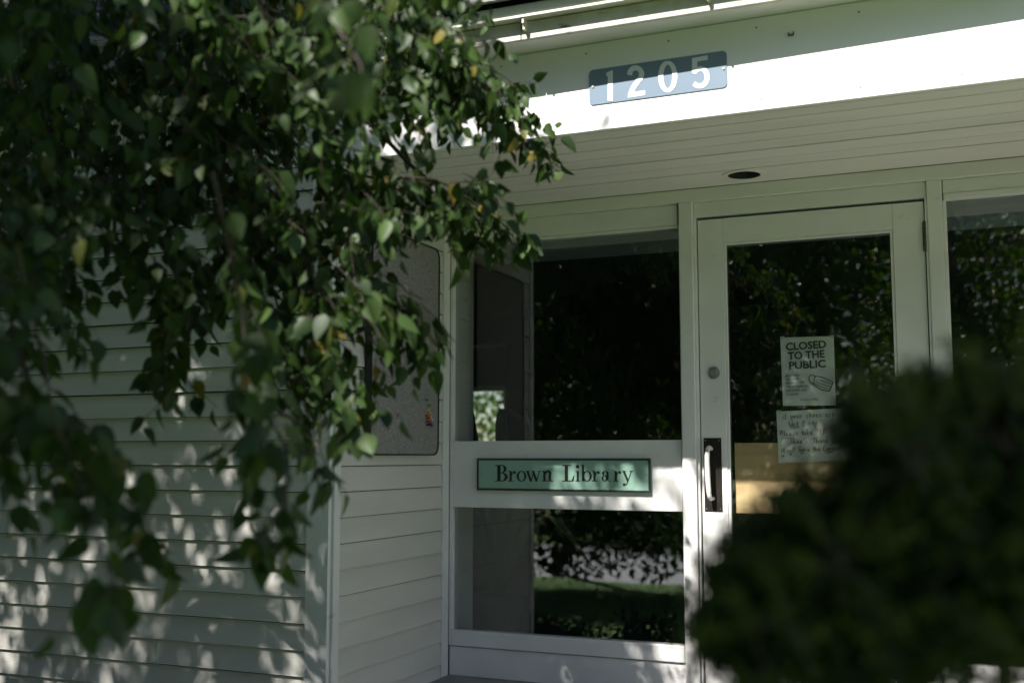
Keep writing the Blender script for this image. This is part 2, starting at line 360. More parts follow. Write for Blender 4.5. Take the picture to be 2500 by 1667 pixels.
for i in range(6):
    for j in range(20): k = (j+1)%20; f.append((i*20+j, (i+1)*20+j, (i+1)*20+k, i*20+k))
mesh("lamp_bulb", v, f, 'digit', lamp, smooth=True)
box("lamp_can_top", LXc-.07, LXc+.07, LYc-.07, LYc+.07, SOF+.121, SOF+.13, 'gap', lamp, 0)
# --- door-plane woodwork
box("upper_frieze_board", AX0+.012, AX1-.012, DY-.030, DY+.03, 1.0835, SOF-.001, 'soffit', B, .002)
box("header_board", AX0+.012, -1.190, DY-.004, DY+.03, .993, 1.0825, 'trim', B, .002)
box("header_board", -1.116, -.179, DY-.004, DY+.03, 1.018, 1.0825, 'trim', B, .002)
box("header_board", -.118, AX1-.012, DY-.004, DY+.03, 1.0275, 1.0825, 'trim', B, .002)
box("header_trim", -.1165, AX1-.012, DY-.009, DY+.028, 1.002, 1.0265, 'trim', B, .003)
box("mullion", -1.176, -1.117, DY-.032, DY+.06, FL, 1.0830, 'trim', B, .003)
box("door_jamb", -1.1165, -1.106, DY-.016, DY+.06, FL, 1.0175, 'trim', B, .0015)
box("door_jamb", -.187, -.178, DY-.014, DY+.06, FL, 1.0175, 'trim', B, .0015)
box("mullion", -.1775, -.121, DY-.020, DY+.06, FL, 1.0830, 'trim', B, .003)
box("door_stop", -1.105, -.188, DY+.052, DY+.06, 1.004, 1.0175, 'gap', B, 0)
# left window: frame, mid rail, base
wf = box("window_frame", -2.2815, -2.266, DY-.002, DY+.055, -.853, .9922, 'trim', B, .0015)
box("window_head", -2.2655, -1.1865, DY-.002, DY+.055, .980, .9922, 'trim', wf, .002)
box("window_stop", -1.186, -1.1765, DY+.002, DY+.055, -.853, .9922, 'trim', wf, .001)
box("window_sill", -2.2655, -1.1865, DY-.006, DY+.055, -.853, -.784, 'trim', wf, .004)
box("mid_rail", -2.2655, -1.1865, DY-.001, DY+.055, -.232, .0685, 'trim', B, .002)
for z0_, z1_ in ((.069, .9795), (-.7835, -.2325)):
    p = mesh("window_pane", [(-2.2655,DY+.022,z0_),(-1.1865,DY+.022,z0_),(-1.1865,DY+.022,z1_),(-2.2655,DY+.022,z1_),
                      (-2.2655,DY+.028,z0_),(-1.1865,DY+.028,z0_),(-1.1865,DY+.028,z1_),(-2.2655,DY+.028,z1_)],
             [(0,1,2,3),(5,4,7,6),(0,4,5,1),(1,5,6,2),(2,6,7,3),(3,7,4,0)], 'pane', wf)
box("base_panel", -2.2815, -1.177, DY+.004, DY+.05, FL, -.8565, 'trim', B, .002)
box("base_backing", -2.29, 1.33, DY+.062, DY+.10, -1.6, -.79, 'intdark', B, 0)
# right window
wr = box("window_frame", -.1205, -.108, DY-.001, DY+.055, -.855, 1.001, 'trim', B, .0015)
box("window_sill", -.1075, AX1-.012, DY-.006, DY+.055, -.855, -.784, 'trim', wr, .004)
mesh("window_pane", [(-.1075,DY+.022,-.7835),(AX1-.012,DY+.022,-.7835),(AX1-.012,DY+.022,1.0012),(-.1075,DY+.022,1.0012),
     (-.1075,DY+.028,-.7835),(AX1-.012,DY+.028,-.7835),(AX1-.012,DY+.028,1.0012),(-.1075,DY+.028,1.0012)],
     [(0,1,2,3),(5,4,7,6),(0,4,5,1),(1,5,6,2),(2,6,7,3),(3,7,4,0)], 'pane', wr)
box("base_panel", -.1205, AX1-.012, DY+.004, DY+.05, FL, -.8565, 'trim', B, .002)
# --- door
dr = box("door", -1.1015, -.993, DY, DY+.044, FL+.01, 1.006, 'trim', B, .002)      # lock stile is the body
box("hinge_stile", -.310, -.1915, DY, DY+.044, FL+.01, 1.006, 'trim', dr, .002)
box("top_rail", -.9925, -.3105, DY+.0005, DY+.0435, .902, 1.006, 'trim', dr, .001)
box("bottom_rail", -.9925, -.3105, DY+.0005, DY+.0435, FL+.01, -.70, 'trim', dr, .001)
gl = (-.9925, -.3105, -.6995, .9015)
def bead(L): return L
for nm, bb in (("glazing_bead", (gl[0], gl[0]+.011, DY+.004, DY+.018, gl[2], gl[3])), ("glazing_bead", (gl[1]-.011, gl[1], DY+.004, DY+.018, gl[2], gl[3])),
               ("glazing_bead", (gl[0]+.0115, gl[1]-.0115, DY+.004, DY+.018, gl[3]-.011, gl[3])), ("glazing_bead", (gl[0]+.0115, gl[1]-.0115, DY+.004, DY+.018, gl[2], gl[2]+.011))):
    box(nm, *bb, 'trim', dr, .002)
mesh("door_glass", [(gl[0],DY+.020,gl[2]),(gl[1],DY+.020,gl[2]),(gl[1],DY+.020,gl[3]),(gl[0],DY+.020,gl[3]),
     (gl[0],DY+.026,gl[2]),(gl[1],DY+.026,gl[2]),(gl[1],DY+.026,gl[3]),(gl[0],DY+.026,gl[3])],
     [(0,1,2,3),(5,4,7,6),(0,4,5,1),(1,5,6,2),(2,6,7,3),(3,7,4,0)], 'pane', dr)
box("inner_board", -.972, -.33, DY+.046, DY+.066, -.236, .055, 'wood', dr, .002, label="tan wooden board fixed across the inside of the door glass")
for hz in (.862, .05, -.74):
    h_ = box("hinge", -.1985, -.186, DY-.006, DY+.002, hz-.058, hz+.058, 'hinge', dr, .001)
    v, f = tube([(-.1895, DY-.011, hz-.060), (-.1895, DY-.011, hz+.060)], .0062, 12); mesh("hinge_knuckle", v, f, 'hinge', h_)
    for s in (-.03, 0, .03):
        v, f = tube([(-.1895, DY-.011, hz+s-.001), (-.1895, DY-.011, hz+s+.001)], .0068, 12); mesh("hinge_joint", v, f, 'gap', h_)
db = mesh("deadbolt", *disc((-1.0415,.349), .0265, DY-.008, DY), 'steel_dark', dr, bevel=.003)
mesh("lock_ring", *disc((-1.0415,.349), .019, DY-.011, DY-.0085), 'steel_dark', db, bevel=.0015)
mesh("lock_cylinder", *disc((-1.0415,.349), .0155, DY-.013, DY-.0115), 'steel', db, bevel=.001)
hp = box("handle_plate", -1.0915, -1.0165, DY-.003, DY-.0003, -.229, .076, 'dark', dr, .001)
def chan(side):
    x = -1.0915 if side < 0 else -1.0195
    return (x, x+.003, DY-.008, DY-.0032, -.229, .076)
hx = -1.0665
path = catmull([(hx+.008, DY-.003, .030), (hx+.004, DY-.030, .036), (hx, DY-.046, .012), (hx, DY-.048, -.06), (hx+.003, DY-.047, -.135), (hx+.006, DY-.036, -.172), (hx+.012, DY-.003, -.175)], 6)
v, f = tube(path, [.0075+.003*math.sin(math.pi*i/(len(path)-1)) for i in range(len(path))], 14)
mesh("pull_handle", v, f, 'handle', hp, smooth=True)
for s in ((-1.083,.065),(-1.025,.065),(-1.083,-.218),(-1.025,-.218)):
    mesh("screw", *disc(s, .003, DY-.0045, DY-.0031, 10), 'steel_dark', hp)
# porch floor and steps
box("porch_floor", AX0-.6, AX1+.6, 3.42, DY+.06, -1.17, FL-.001, 'concrete', B, .01)
box("porch_step", AX0-.4, AX1+.4, 3.10, 3.419, -1.6, -1.18, 'concrete', B, .01)
box("porch_step", AX0-.4, AX1+.4, 2.78, 3.099, -1.6, -1.39, 'concrete', B, .01)
# interior shell
WX0, WX1, WZ0, WZ1 = -4.62, -4.17, -.35, .612      # far window opening at Y = 9.5
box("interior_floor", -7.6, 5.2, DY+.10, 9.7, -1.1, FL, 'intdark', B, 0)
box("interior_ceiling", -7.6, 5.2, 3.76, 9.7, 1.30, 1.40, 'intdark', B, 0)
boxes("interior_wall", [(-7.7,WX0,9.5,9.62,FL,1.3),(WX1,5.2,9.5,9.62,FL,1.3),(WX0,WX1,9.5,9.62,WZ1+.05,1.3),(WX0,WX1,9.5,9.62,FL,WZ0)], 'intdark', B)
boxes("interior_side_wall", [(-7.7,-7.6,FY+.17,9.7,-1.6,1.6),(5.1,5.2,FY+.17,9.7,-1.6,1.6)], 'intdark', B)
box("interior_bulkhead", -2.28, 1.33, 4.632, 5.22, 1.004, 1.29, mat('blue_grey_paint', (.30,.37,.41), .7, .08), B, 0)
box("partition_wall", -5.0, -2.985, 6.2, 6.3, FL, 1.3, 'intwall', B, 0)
box("rear_wall", -7.7, 5.2, 9.63, 9.75, WZ1+.06, 1.65, 'siding', B, 0)
box("rear_wall", -7.7, WX0, 9.63, 9.75, -1.6, WZ1+.059, 'siding', B, 0)
box("rear_wall", WX1, 5.2, 9.63, 9.75, -1.6, WZ1+.059, 'siding', B, 0)
rw = box("rear_window_head", WX0-.03, WX1+.03, 9.46, 9.499, WZ1, WZ1+.045, 'cream', B, .002)
box("rear_window_jamb", WX1, WX1+.03, 9.46, 9.499, WZ0, WZ1-.001, 'cream', rw, .002)
box("roller_blind", WX0-.03, WX1+.06, 9.44, 9.455, WZ1+.05, 1.05, 'blind', rw, 0)
box("blind_rail", WX0-.03, WX1+.06, 9.425, 9.4395, 1.03, 1.052, 'cream', rw, 0)

# ================================================================== things on the building
def flat(name, polys, m, parent, Y0, Y1, **k):
    """extruded flat shapes; polys = list of [(X,Z)...]; thin letters or print lying on plane Y1"""
    v, f = [], []; eps = 0
    for P in polys:
        n = len(P); b = len(v)
        # orientation: face -Y
        A = sum(P[i][0]*P[(i+1)%n][1]-P[(i+1)%n][0]*P[i][1] for i in range(n))
        if A < 0: P = P[::-1]
        y0 = Y0-eps; eps = (eps+.00002) % .0004
        v += [(x, y0, z) for x, z in P]+[(x, Y1, z) for x, z in P]
        f.append(tuple(range(b, b+n)))
        f += [(b+(i+1)%n, b+i, b+i+n, b+(i+1)%n+n) for i in range(n)]
    return mesh(name, v, f, m, parent, **k)
def stroke_polys(P, w):                 # polyline with widths -> quads
    P = [np.array(p, float) for p in P]; ws = w if hasattr(w, '__len__') else [w]*len(P); out = []
    L, Rr = [], []
    for i in range(len(P)):
        t = P[min(i+1,len(P)-1)]-P[max(i-1,0)]; t = t/(np.linalg.norm(t)+1e-9); n = np.array([-t[1], t[0]])
        L.append(P[i]+n*ws[i]/2); Rr.append(P[i]-n*ws[i]/2)
    for i in range(len(P)-1): out.append([tuple(L[i]), tuple(L[i+1]), tuple(Rr[i+1]), tuple(Rr[i])])
    return out
def ring_polys(cx, cy, rx, ry, wx, wy, a0=0, a1=360, n=28):
    o_, i_ = [], []
    for k in range(n+1):
        a = R(a0+(a1-a0)*k/n); o_.append((cx+rx*math.cos(a), cy+ry*math.sin(a))); i_.append((cx+(rx-wx)*math.cos(a), cy+(ry-wy)*math.sin(a)))
    return [[o_[k], o_[k+1], i_[k+1], i_[k]] for k in range(n)]
def circ(cx, cy, r, n=16): return [[(cx+r*math.cos(2*math.pi*k/n), cy+r*math.sin(2*math.pi*k/n)) for k in range(n)]]
def rect(x0, x1, y0, y1): return [[(x0,y0),(x1,y0),(x1,y1),(x0,y1)]]
def sm(P, k=6): return [tuple(p) for p in catmull(P, k)]

# house number plate 1205
def px1(P): return [(lambda q: (q[0], q[2]))(pt(1400+x/5.6, 80+y/5.6, FY-.004)) for x, y in P]
plate = thing("number_plate", "blue-grey house number plate reading 1205 screwed to the frieze board", "number sign", (-1.0, FY, 1.23))
x0,x1,z0,z1,r_ = -1.2445,-.7525,1.2355,1.3635,.016
P = []
for cx, cz, a0 in ((x1-r_,z1-r_,0),(x0+r_,z1-r_,90),(x0+r_,z0+r_,180),(x1-r_,z0+r_,270)):
    for k in range(7): a = R(a0+15*k); P.append((cx+r_*math.cos(a), cz+r_*math.sin(a)))
flat("plate_sheet", [P], 'plate', plate, FY-.0035, FY-.0005)
one = rect(470,538,560,935)+[[(450,552),(515,522),(538,516),(538,562),(470,602),(450,592)]]
two = stroke_polys(sm([(768,582),(780,528),(815,492),(858,484),(905,505),(933,560),(915,625),(870,680),(825,745),(795,810),(785,858)]), 68)+[[(748,825),(980,792),(980,855),(745,892)]]
zero = stroke_polys(sm([(1290+96*math.sin(R(a))*(1 if True else 1), 602-190*math.cos(R(a))) for a in range(0,361,24)], 3), [52+16*abs(math.sin(R(360*i/45))) for i in range(46)])
five = [[(1622,352),(1835,312),(1835,374),(1622,412)]]+rect(1622,1692,385,560)+stroke_polys(sm([(1640,545),(1690,508),(1750,495),(1805,530),(1828,605),(1812,680),(1765,724),(1705,730),(1645,700)]), 66)
for nm, P_ in (("digit",one),("digit",two),("digit",zero),("digit",five)):
    flat(nm, [px1(q) for q in P_], 'digit', plate, FY-.0046, FY-.0036)
for sx, sy in ((265,742),(2053,492)):
    c = pt(1400+sx/5.6, 80+sy/5.6, FY-.004); mesh("screw", *disc((c[0], c[2]), .0038, FY-.0065, FY-.0036, 14), 'brass', plate)
# Brown Library sign
SY = DY-.001
sg = thing("library_sign", "pale green sign reading Brown Library in black serif letters with a dark green rim", "sign", (-1.73, SY, -.16))
sx0, sx1, sz0, sz1 = -2.136, -1.3205, -.1535, -.0095
box("sign_face", sx0+.006, sx1-.006, SY-.014, SY-.0005, sz0+.006, sz1-.006, 'sign', sg, 0)
for nm, bb in (("sign_rim",(sx0,sx1,SY-.018,SY-.0003,sz1-.0085,sz1)),("sign_rim",(sx0,sx1,SY-.018,SY-.0003,sz0,sz0+.0095)),
               ("sign_rim",(sx0,sx0+.0085,SY-.018,SY-.0003,sz0+.0097,sz1-.0087)),("sign_rim",(sx1-.0085,sx1,SY-.018,SY-.0003,sz0+.0097,sz1-.0087))):
    box(nm, *bb, 'signrim', sg, .0015)
def px2(P): return [(lambda q: (q[0], q[2]))(pt(1130+x/4.612, 1080+y/4.612, SY-.014)) for x, y in P]
def l_r(dx): return rect(527+dx,551+dx,320,435)+rect(510+dx,569+dx,427,436)+rect(512+dx,540+dx,319,328)+stroke_polys(sm([(549+dx,372),(560+dx,340),(577+dx,324),(592+dx,328)]),[6,9,11,9]+[9]*15)+circ(584+dx,338,14)
letters = {
 'B': rect(388,425,252,435)+rect(365,440,251,261)+rect(365,440,426,436)+ring_polys(440,296,52,45,30,9,-90,90)+ring_polys(442,386,64,50,34,9,-90,90)+rect(420,444,336,345)+rect(425,444,251,260)+rect(425,446,427,436),
 'r': l_r(0), 'o': ring_polys(661,378,54,60,23,8),
 'w': stroke_polys([(728,322),(769,437)],23)+stroke_polys([(769,437),(797,330)],9)+stroke_polys([(792,322),(831,437)],23)+stroke_polys([(831,437),(862,324)],9)+rect(712,750,318,327)+rect(776,812,318,327)+rect(846,878,318,327),
 'n': rect(907,931,320,435)+rect(892,946,427,436)+rect(892,920,319,328)+stroke_polys(sm([(928,352),(948,328),(968,322),(983,338),(985,362)]),[6,9,15,21,23]+[22]*20)+rect(968,992,350,435)+rect(954,1016,427,436),
 'L': rect(1149,1184,252,435)+rect(1118,1216,251,261)+rect(1118,1246,426,436)+[[(1222,436),(1247,436),(1257,368),(1249,368)]],
 'i': rect(1283,1307,320,435)+rect(1268,1322,427,436)+rect(1269,1300,319,328)+circ(1292,270,18),
 'b': rect(1342,1366,252,435)+rect(1328,1360,251,260)+ring_polys(1398,378,54,60,24,9)+[[(1342,436),(1366,428),(1366,400),(1342,400)]],
 'r2': l_r(944),
 'a': rect(1618,1642,345,415)+ring_polys(1605,346,37,28,22,9,180,360)+circ(1582,350,13)+ring_polys(1597,402,34,35,21,8)+stroke_polys(sm([(1630,405),(1638,428),(1654,435),(1668,424)]),[24,14,9,7]+[7]*15),
 'r3': l_r(1184),
 'y': stroke_polys([(1812,322),(1859,432)],23)+stroke_polys(sm([(1898,324),(1862,425),(1845,465),(1822,480)]),9)+circ(1817,472,15)+rect(1796,1836,318,327)+rect(1880,1920,318,327)}
for ch, P_ in letters.items(): flat("letter", [px2(q) for q in P_], 'ink', sg, SY-.0152, SY-.0141)
for sx, sy in ((208,355),(2068,362)):
    c = px2([(sx,sy)])[0]; mesh("screw", *disc(c, .0022, SY-.0155, SY-.0141, 10), 'signrim', sg)

# bulletin board on the left side wall
BX = AX0+.012
bb_ = thing("bulletin_board", "speckled grey pin board with rounded corners and black rim on the side wall", "bulletin board", (BX, 4.09, 0))
def rr(y0,y1,z0,z1,r,n=6):
    P = []
    for cy, cz, a0 in ((y1-r,z1-r,0),(y0+r,z1-r,90),(y0+r,z0+r,180),(y1-r,z0+r,270)):
        for k in range(n+1): a = R(a0+90*k/n); P.append((cy+r*math.cos(a), cz+r*math.sin(a)))
    return P
Po, Pi = rr(3.797,4.393,.003,.935,.045), rr(3.803,4.387,.009,.929,.040)
n = len(Po); v = [(BX,y,z) for y,z in Po]+[(BX+.030,y,z) for y,z in Po]+[(BX+.030,y,z) for y,z in Pi]+[(BX+.026,y,z) for y,z in Pi]
f = []
for q in range(3):
    for j in range(n): k = (j+1)%n; f.append((q*n+j, q*n+k, (q+1)*n+k, (q+1)*n+j))
mesh("board_rim", v, f, 'rim', bb_)
v = [(BX+.0255,y,z) for y,z in Pi]; mesh("board_face", v, [tuple(range(n))], 'felt', bb_)
pins = [('red',(.55,.03,.02)),('yellow',(.7,.5,.05)),('green',(.04,.22,.08)),('blue',(.05,.09,.35)),('white',(.6,.6,.58)),('black',(.02,.02,.02))]
PM = {c: mat(c+"_pin_plastic", k, .3, .05) for c, k in pins}
spots = [('green',4.262,.245),('green',4.283,.222),('green',4.318,.315),('yellow',4.268,.200),('yellow',4.281,.188),('red',4.262,.176),('red',4.275,.166),
         ('yellow',4.291,.172),('red',4.290,.154),('red',4.268,.150),('white',4.301,.160),('black',4.270,.136),('blue',4.296,.143),('black',4.283,.139),('blue',4.306,.134)]
PL = ["green push pin just under the lone top one on the grey board","green push pin right above the yellow ones on the grey board","lone green push pin highest on the grey board",
 "uppermost yellow push pin in the cluster on the grey board","yellow push pin in the middle of the yellow ones on the grey board","uppermost red push pin in the cluster on the grey board",
 "red push pin just below the uppermost red one on the grey board","lowest yellow push pin, beside the red ones on the grey board","red push pin nearest the lowest yellow one on the grey board",
 "lowest red push pin, nearest the viewer, on the grey board","white push pin beside the red ones on the grey board","lowest black push pin of the cluster on the grey board",
 "blue push pin just above the lower blue one on the grey board","black push pin between the red and blue ones on the grey board","lowest blue push pin at the far end of the cluster on the grey board"]
for c, y, z in spots:
    v, f = [], []
    for prof_r, dx in ((.0012,0),(.0012,.006),(.0045,.006),(.0030,.009),(.0030,.014),(.0050,.015),(.0050,.018)):
        for j in range(8): a = 2*math.pi*j/8; v.append((BX+.026+dx, y+prof_r*math.cos(a), z+prof_r*math.sin(a)))
    for q in range(6):
        for j in range(8): k = (j+1)%8; f.append((q*8+j, q*8+k, (q+1)*8+k, (q+1)*8+j))
    f.append(tuple(range(48,56)))
    o = mesh("push_pin", v, f, PM[c])
    tag(o, PL[spots.index((c, y, z))], "push pin", "push pins on the bulletin board")

# notices behind the door glass
def text(name, s, size, x, z, Y, m, parent, rot=0, shear=0, bold=0, align='LEFT', sx=1, width=None):
    cu = bpy.data.curves.new(name, 'FONT'); cu.body = s; cu.size = size; cu.shear = shear; cu.offset = bold; cu.align_x = align; cu.resolution_u = 3
    tmp = bpy.data.objects.new("text", cu); COL.objects.link(tmp); bpy.context.view_layer.update()
    me = bpy.data.meshes.new_from_object(tmp.evaluated_get(bpy.context.evaluated_depsgraph_get())); bpy.data.objects.remove(tmp)
    me.materials.clear(); me.materials.append(M[m]); vx = [q.co.x for q in me.vertices]; sx = width/(max(vx)-min(vx)) if width else sx; o = bpy.data.objects.new(name, me); link(o, parent, (x, Y, z+Z0))
    o.rotation_euler = (Matrix.Rotation(rot, 3, 'Y') @ Matrix.Rotation(math.pi/2, 3, 'X')).to_euler(); o.scale = (sx, 1, 1); return o
NY = DY+.031
pn = thing("closed_notice", "white printed notice reading CLOSED TO THE PUBLIC taped inside the door glass", "notice", (-.66, NY, .2))
c4 = [pt(1905,824,NY), pt(2035.5,820.5,NY), pt(2040.5,989,NY), pt(1911.5,990.5,NY)]
cx_, cz_ = sum(c[0] for c in c4)/4, sum(c[2] for c in c4)/4
def sheet(name, c4, m, parent, Y):
    # slightly curled sheet
    v, f = [], []; nx, ny = 8, 6
    for j in range(ny+1):
        for i in range(nx+1):
            s, t = i/nx, j/ny
            x = (1-t)*((1-s)*c4[0][0]+s*c4[1][0])+t*((1-s)*c4[3][0]+s*c4[2][0]); z = (1-t)*((1-s)*c4[0][2]+s*c4[1][2])+t*((1-s)*c4[3][2]+s*c4[2][2])
            v.append((x, Y+.0008*math.sin(s*5+t*3), z))
    for j in range(ny):
        for i in range(nx): a = j*(nx+1)+i; f.append((a+nx+1, a+nx+2, a+1, a))
    return mesh(name, v, f, m, parent)
sheet("paper_sheet", c4, 'paper', pn, NY)
def q3(x, y): a = pt(1850+x/4.356, 800+y/4.356, NY-.003); return a[0], a[2]
for s, x, y, w_ in (("CLOSED",298,240,430),("TO THE",323,338,390),("PUBLIC",330,441,390)):
    a = q3(x, y); b = q3(x+w_, y-14)
    text("notice_line", s, .043, a[0], a[1], NY-.003, 'print', pn, rot=-.03, bold=.0011, width=b[0]-a[0])
for s, y, w_ in (("MASKS ARE",524,148),("REQUIRED",564,140),("BEFORE ENTRY",602,200),("FOR AUTHORIZED",642,236),("PERSONNEL AND",682,226),("STUDENTS",723,138)):
    a = q3(296+(y-522)*.04, y); b = q3(296+w_, y); text("notice_small_line", s, .0135, a[0], a[1], NY-.003, 'print_light', pn, rot=-.03, bold=.0002, width=b[0]-a[0])
a = q3(450, 775); b = q3(648, 770); text("notice_footer", "Sterling College", .0135, a[0], a[1], NY-.003, 'print_light', pn, rot=-.02, width=b[0]-a[0])
M['tape'] = mat("clear_tape", (.62,.62,.56), .3, .1)
def tape(pts4, par):
    for x, y in pts4:
        a = q3(x-22, y-14); b = q3(x+22, y+14); box("tape", a[0], b[0], NY-.0036, NY-.0030, b[1], a[1], 'tape', par, 0)
tape([(262,108),(790,92)], pn)
def px3(P): return [q3(x, y) for x, y in P]
mask = []
for P_, w_ in (([(612,515),(700,530),(800,580)],9),([(612,515),(590,600)],9),([(590,600),(670,655),(762,676)],9),([(800,580),(785,625),(762,676)],9),
               ([(612,520),(575,500),(548,520),(550,565),(590,600)],8),([(622,545),(700,570),(795,605)],6),([(615,570),(690,602),(785,632)],6),([(605,592),(680,630),(772,655)],6)):
    mask += stroke_polys(sm(P_), w_)
flat("mask_drawing", [px3(q) for q in mask], 'print', pn, NY-.0032, NY-.0028)
hn = thing("handwritten_notice", "white sheet with handwritten request about wet shoes, below the printed notice", "notice", (-.64, NY, -.03))
c4 = [pt(1895.5,1004.5,NY), pt(2074,995,NY), pt(2078.5,1123,NY), pt(1901,1130,NY)]
sheet("paper_sheet", c4, 'paper', hn, NY)
tape([(225,892),(930,860)], hn)
# single-stroke handwriting
G = {'i':[[(.2,.5),(.2,0)],[(.2,.7),(.22,.75)]],'f':[[(.5,.85),(.3,.9),(.25,.6),(.25,-.1)],[(.1,.5),(.42,.5)]],'y':[[(.1,.5),(.25,.15),(.45,.2)],[(.5,.5),(.35,-.2),(.1,-.4)]],
 'o':[[(.3,.5),(.1,.3),(.2,.02),(.4,.1),(.45,.4),(.3,.5)]],'u':[[(.1,.5),(.1,.1),(.3,0),(.45,.15),(.45,.5)],[(.45,.2),(.5,0)]],'r':[[(.12,.5),(.15,0)],[(.15,.3),(.3,.5),(.42,.45)]],
 's':[[(.42,.45),(.2,.5),(.15,.32),(.38,.2),(.35,.02),(.1,.04)]],'h':[[(.12,.95),(.12,0)],[(.12,.3),(.3,.48),(.42,.3),(.42,0)]],'W':[[(.05,.85),(.2,0),(.38,.5),(.52,0),(.7,.9)]],
 'e':[[(.1,.28),(.42,.3),(.35,.5),(.12,.4),(.12,.1),(.3,0),(.45,.1)]],'t':[[(.25,.8),(.25,.05),(.4,0)],[(.08,.5),(.45,.52)]],',':[[(.15,.08),(.08,-.15)]],'D':[[(.1,.85),(.1,0)],[(.02,.85),(.4,.75),(.5,.4),(.35,.05),(.05,0)]],
 'P':[[(.12,0),(.12,.9)],[(.05,.85),(.45,.85),(.45,.5),(.12,.45)]],'l':[[(.2,.9),(.2,.05),(.3,0)]],'a':[[(.42,.45),(.2,.5),(.1,.2),(.25,0),(.42,.2),(.43,.45),(.44,.05),(.52,0)]],
 'k':[[(.12,.9),(.12,0)],[(.42,.5),(.14,.22),(.45,0)]],'S':[[(.5,.8),(.25,.9),(.12,.65),(.45,.4),(.4,.05),(.08,.05)]],"'":[[(.1,.9),(.1,.75)]],'T':[[(.02,.85),(.6,.88)],[(.3,.86),(.3,0)]],
 'n':[[(.1,.5),(.12,0)],[(.12,.3),(.3,.5),(.42,.3),(.44,0)]],'w':[[(.05,.5),(.15,.05),(.28,.35),(.42,.05),(.55,.5)]],'v':[[(.05,.5),(.25,0),(.45,.5)]],'C':[[(.5,.75),(.3,.9),(.1,.6),(.12,.15),(.35,0),(.52,.15)]],
 'p':[[(.12,.5),(.12,-.4)],[(.12,.4),(.35,.5),(.42,.2),(.14,.05)]],'d':[[(.42,.45),(.15,.45),(.12,.1),(.4,.1)],[(.44,.95),(.44,0)]],' ':[]}
def hand(s, x, y, sc, tilt):
    out = []; cx = 0
    for ch in s:
        for st in G.get(ch, []):
            P_ = [(x+(cx+a)*sc, y-(b*sc*1.05)+tilt*(cx+a)*sc+random.uniform(-.6,.6)) for a, b in st]
            out += stroke_polys(P_, 5.2)
        cx += .42 if ch in " '" else (.38 if ch in "il,t" else .62)
    return out
H = hand("if your shoes are", 258, 970, 58, -.055)+hand("Wet, Dirty", 330, 1052, 60, -.045)+hand("Please take Off", 235, 1150, 58, -.045)+hand("Shoe's  Thank you", 340, 1235, 56, -.035)+hand("it will Save the Carpet", 245, 1325, 54, -.035)
for a_, b_, y in ((350,440,1062),(248,385,1176),(252,285,1362),(256,280,1370),(335,370,1342),(340,362,1350),(452,486,1332),(456,482,1339),(575,605,1326),(742,785,1322),(748,778,1330)):
    H += stroke_polys([(a_, y), (b_, y-4)], 4.5)
flat("handwriting", [px3(q) for q in H], 'print', hn, NY-.0032, NY-.0026)

# ================================================================== FOLIAGE BUILDERS
def leaf_template(rows, fold=.30, curl=.22, wid=.31):
    ts = np.linspace(0, 1, rows+1); wf_ = lambda t: wid*np.sin(np.pi*np.clip(t,0,1)**.72)**.85*(1-.25*t) if 0 < t < 1 else 0
    V, Fc = [], []
    V.append((0,0,0))
    for t in ts[1:-1]:
        w = wf_(t); z = -curl*t*t
        V += [(0,t,z), (-w,t-.02,z+fold*w), (w,t-.02,z+fold*w)]
    V.append((0,1.0,-curl)); last = len(V)-1
    k = rows-1
    Fc += [(0,1,2),(0,3,1)]
    for i in range(k-1):
        a = 1+3*i; b = a+3
        Fc += [(a,b,b+1,a+1),(a,a+2,b+2,b)]
    a = 1+3*(k-1); Fc += [(a,last,a+1),(a,a+2,last)]
    return np.array(V), Fc
def tri(Fc):
    out = []
    for q in Fc: out += [q] if len(q) == 3 else [(q[0],q[1],q[2]),(q[0],q[2],q[3])]
    return np.array(out)
def frames(dirs, nrm):
    d = dirs/np.linalg.norm(dirs, axis=1)[:,None]; s = np.cross(d, nrm); s /= np.linalg.norm(s, axis=1)[:,None]+1e-9
    return s, d, np.cross(s, d)
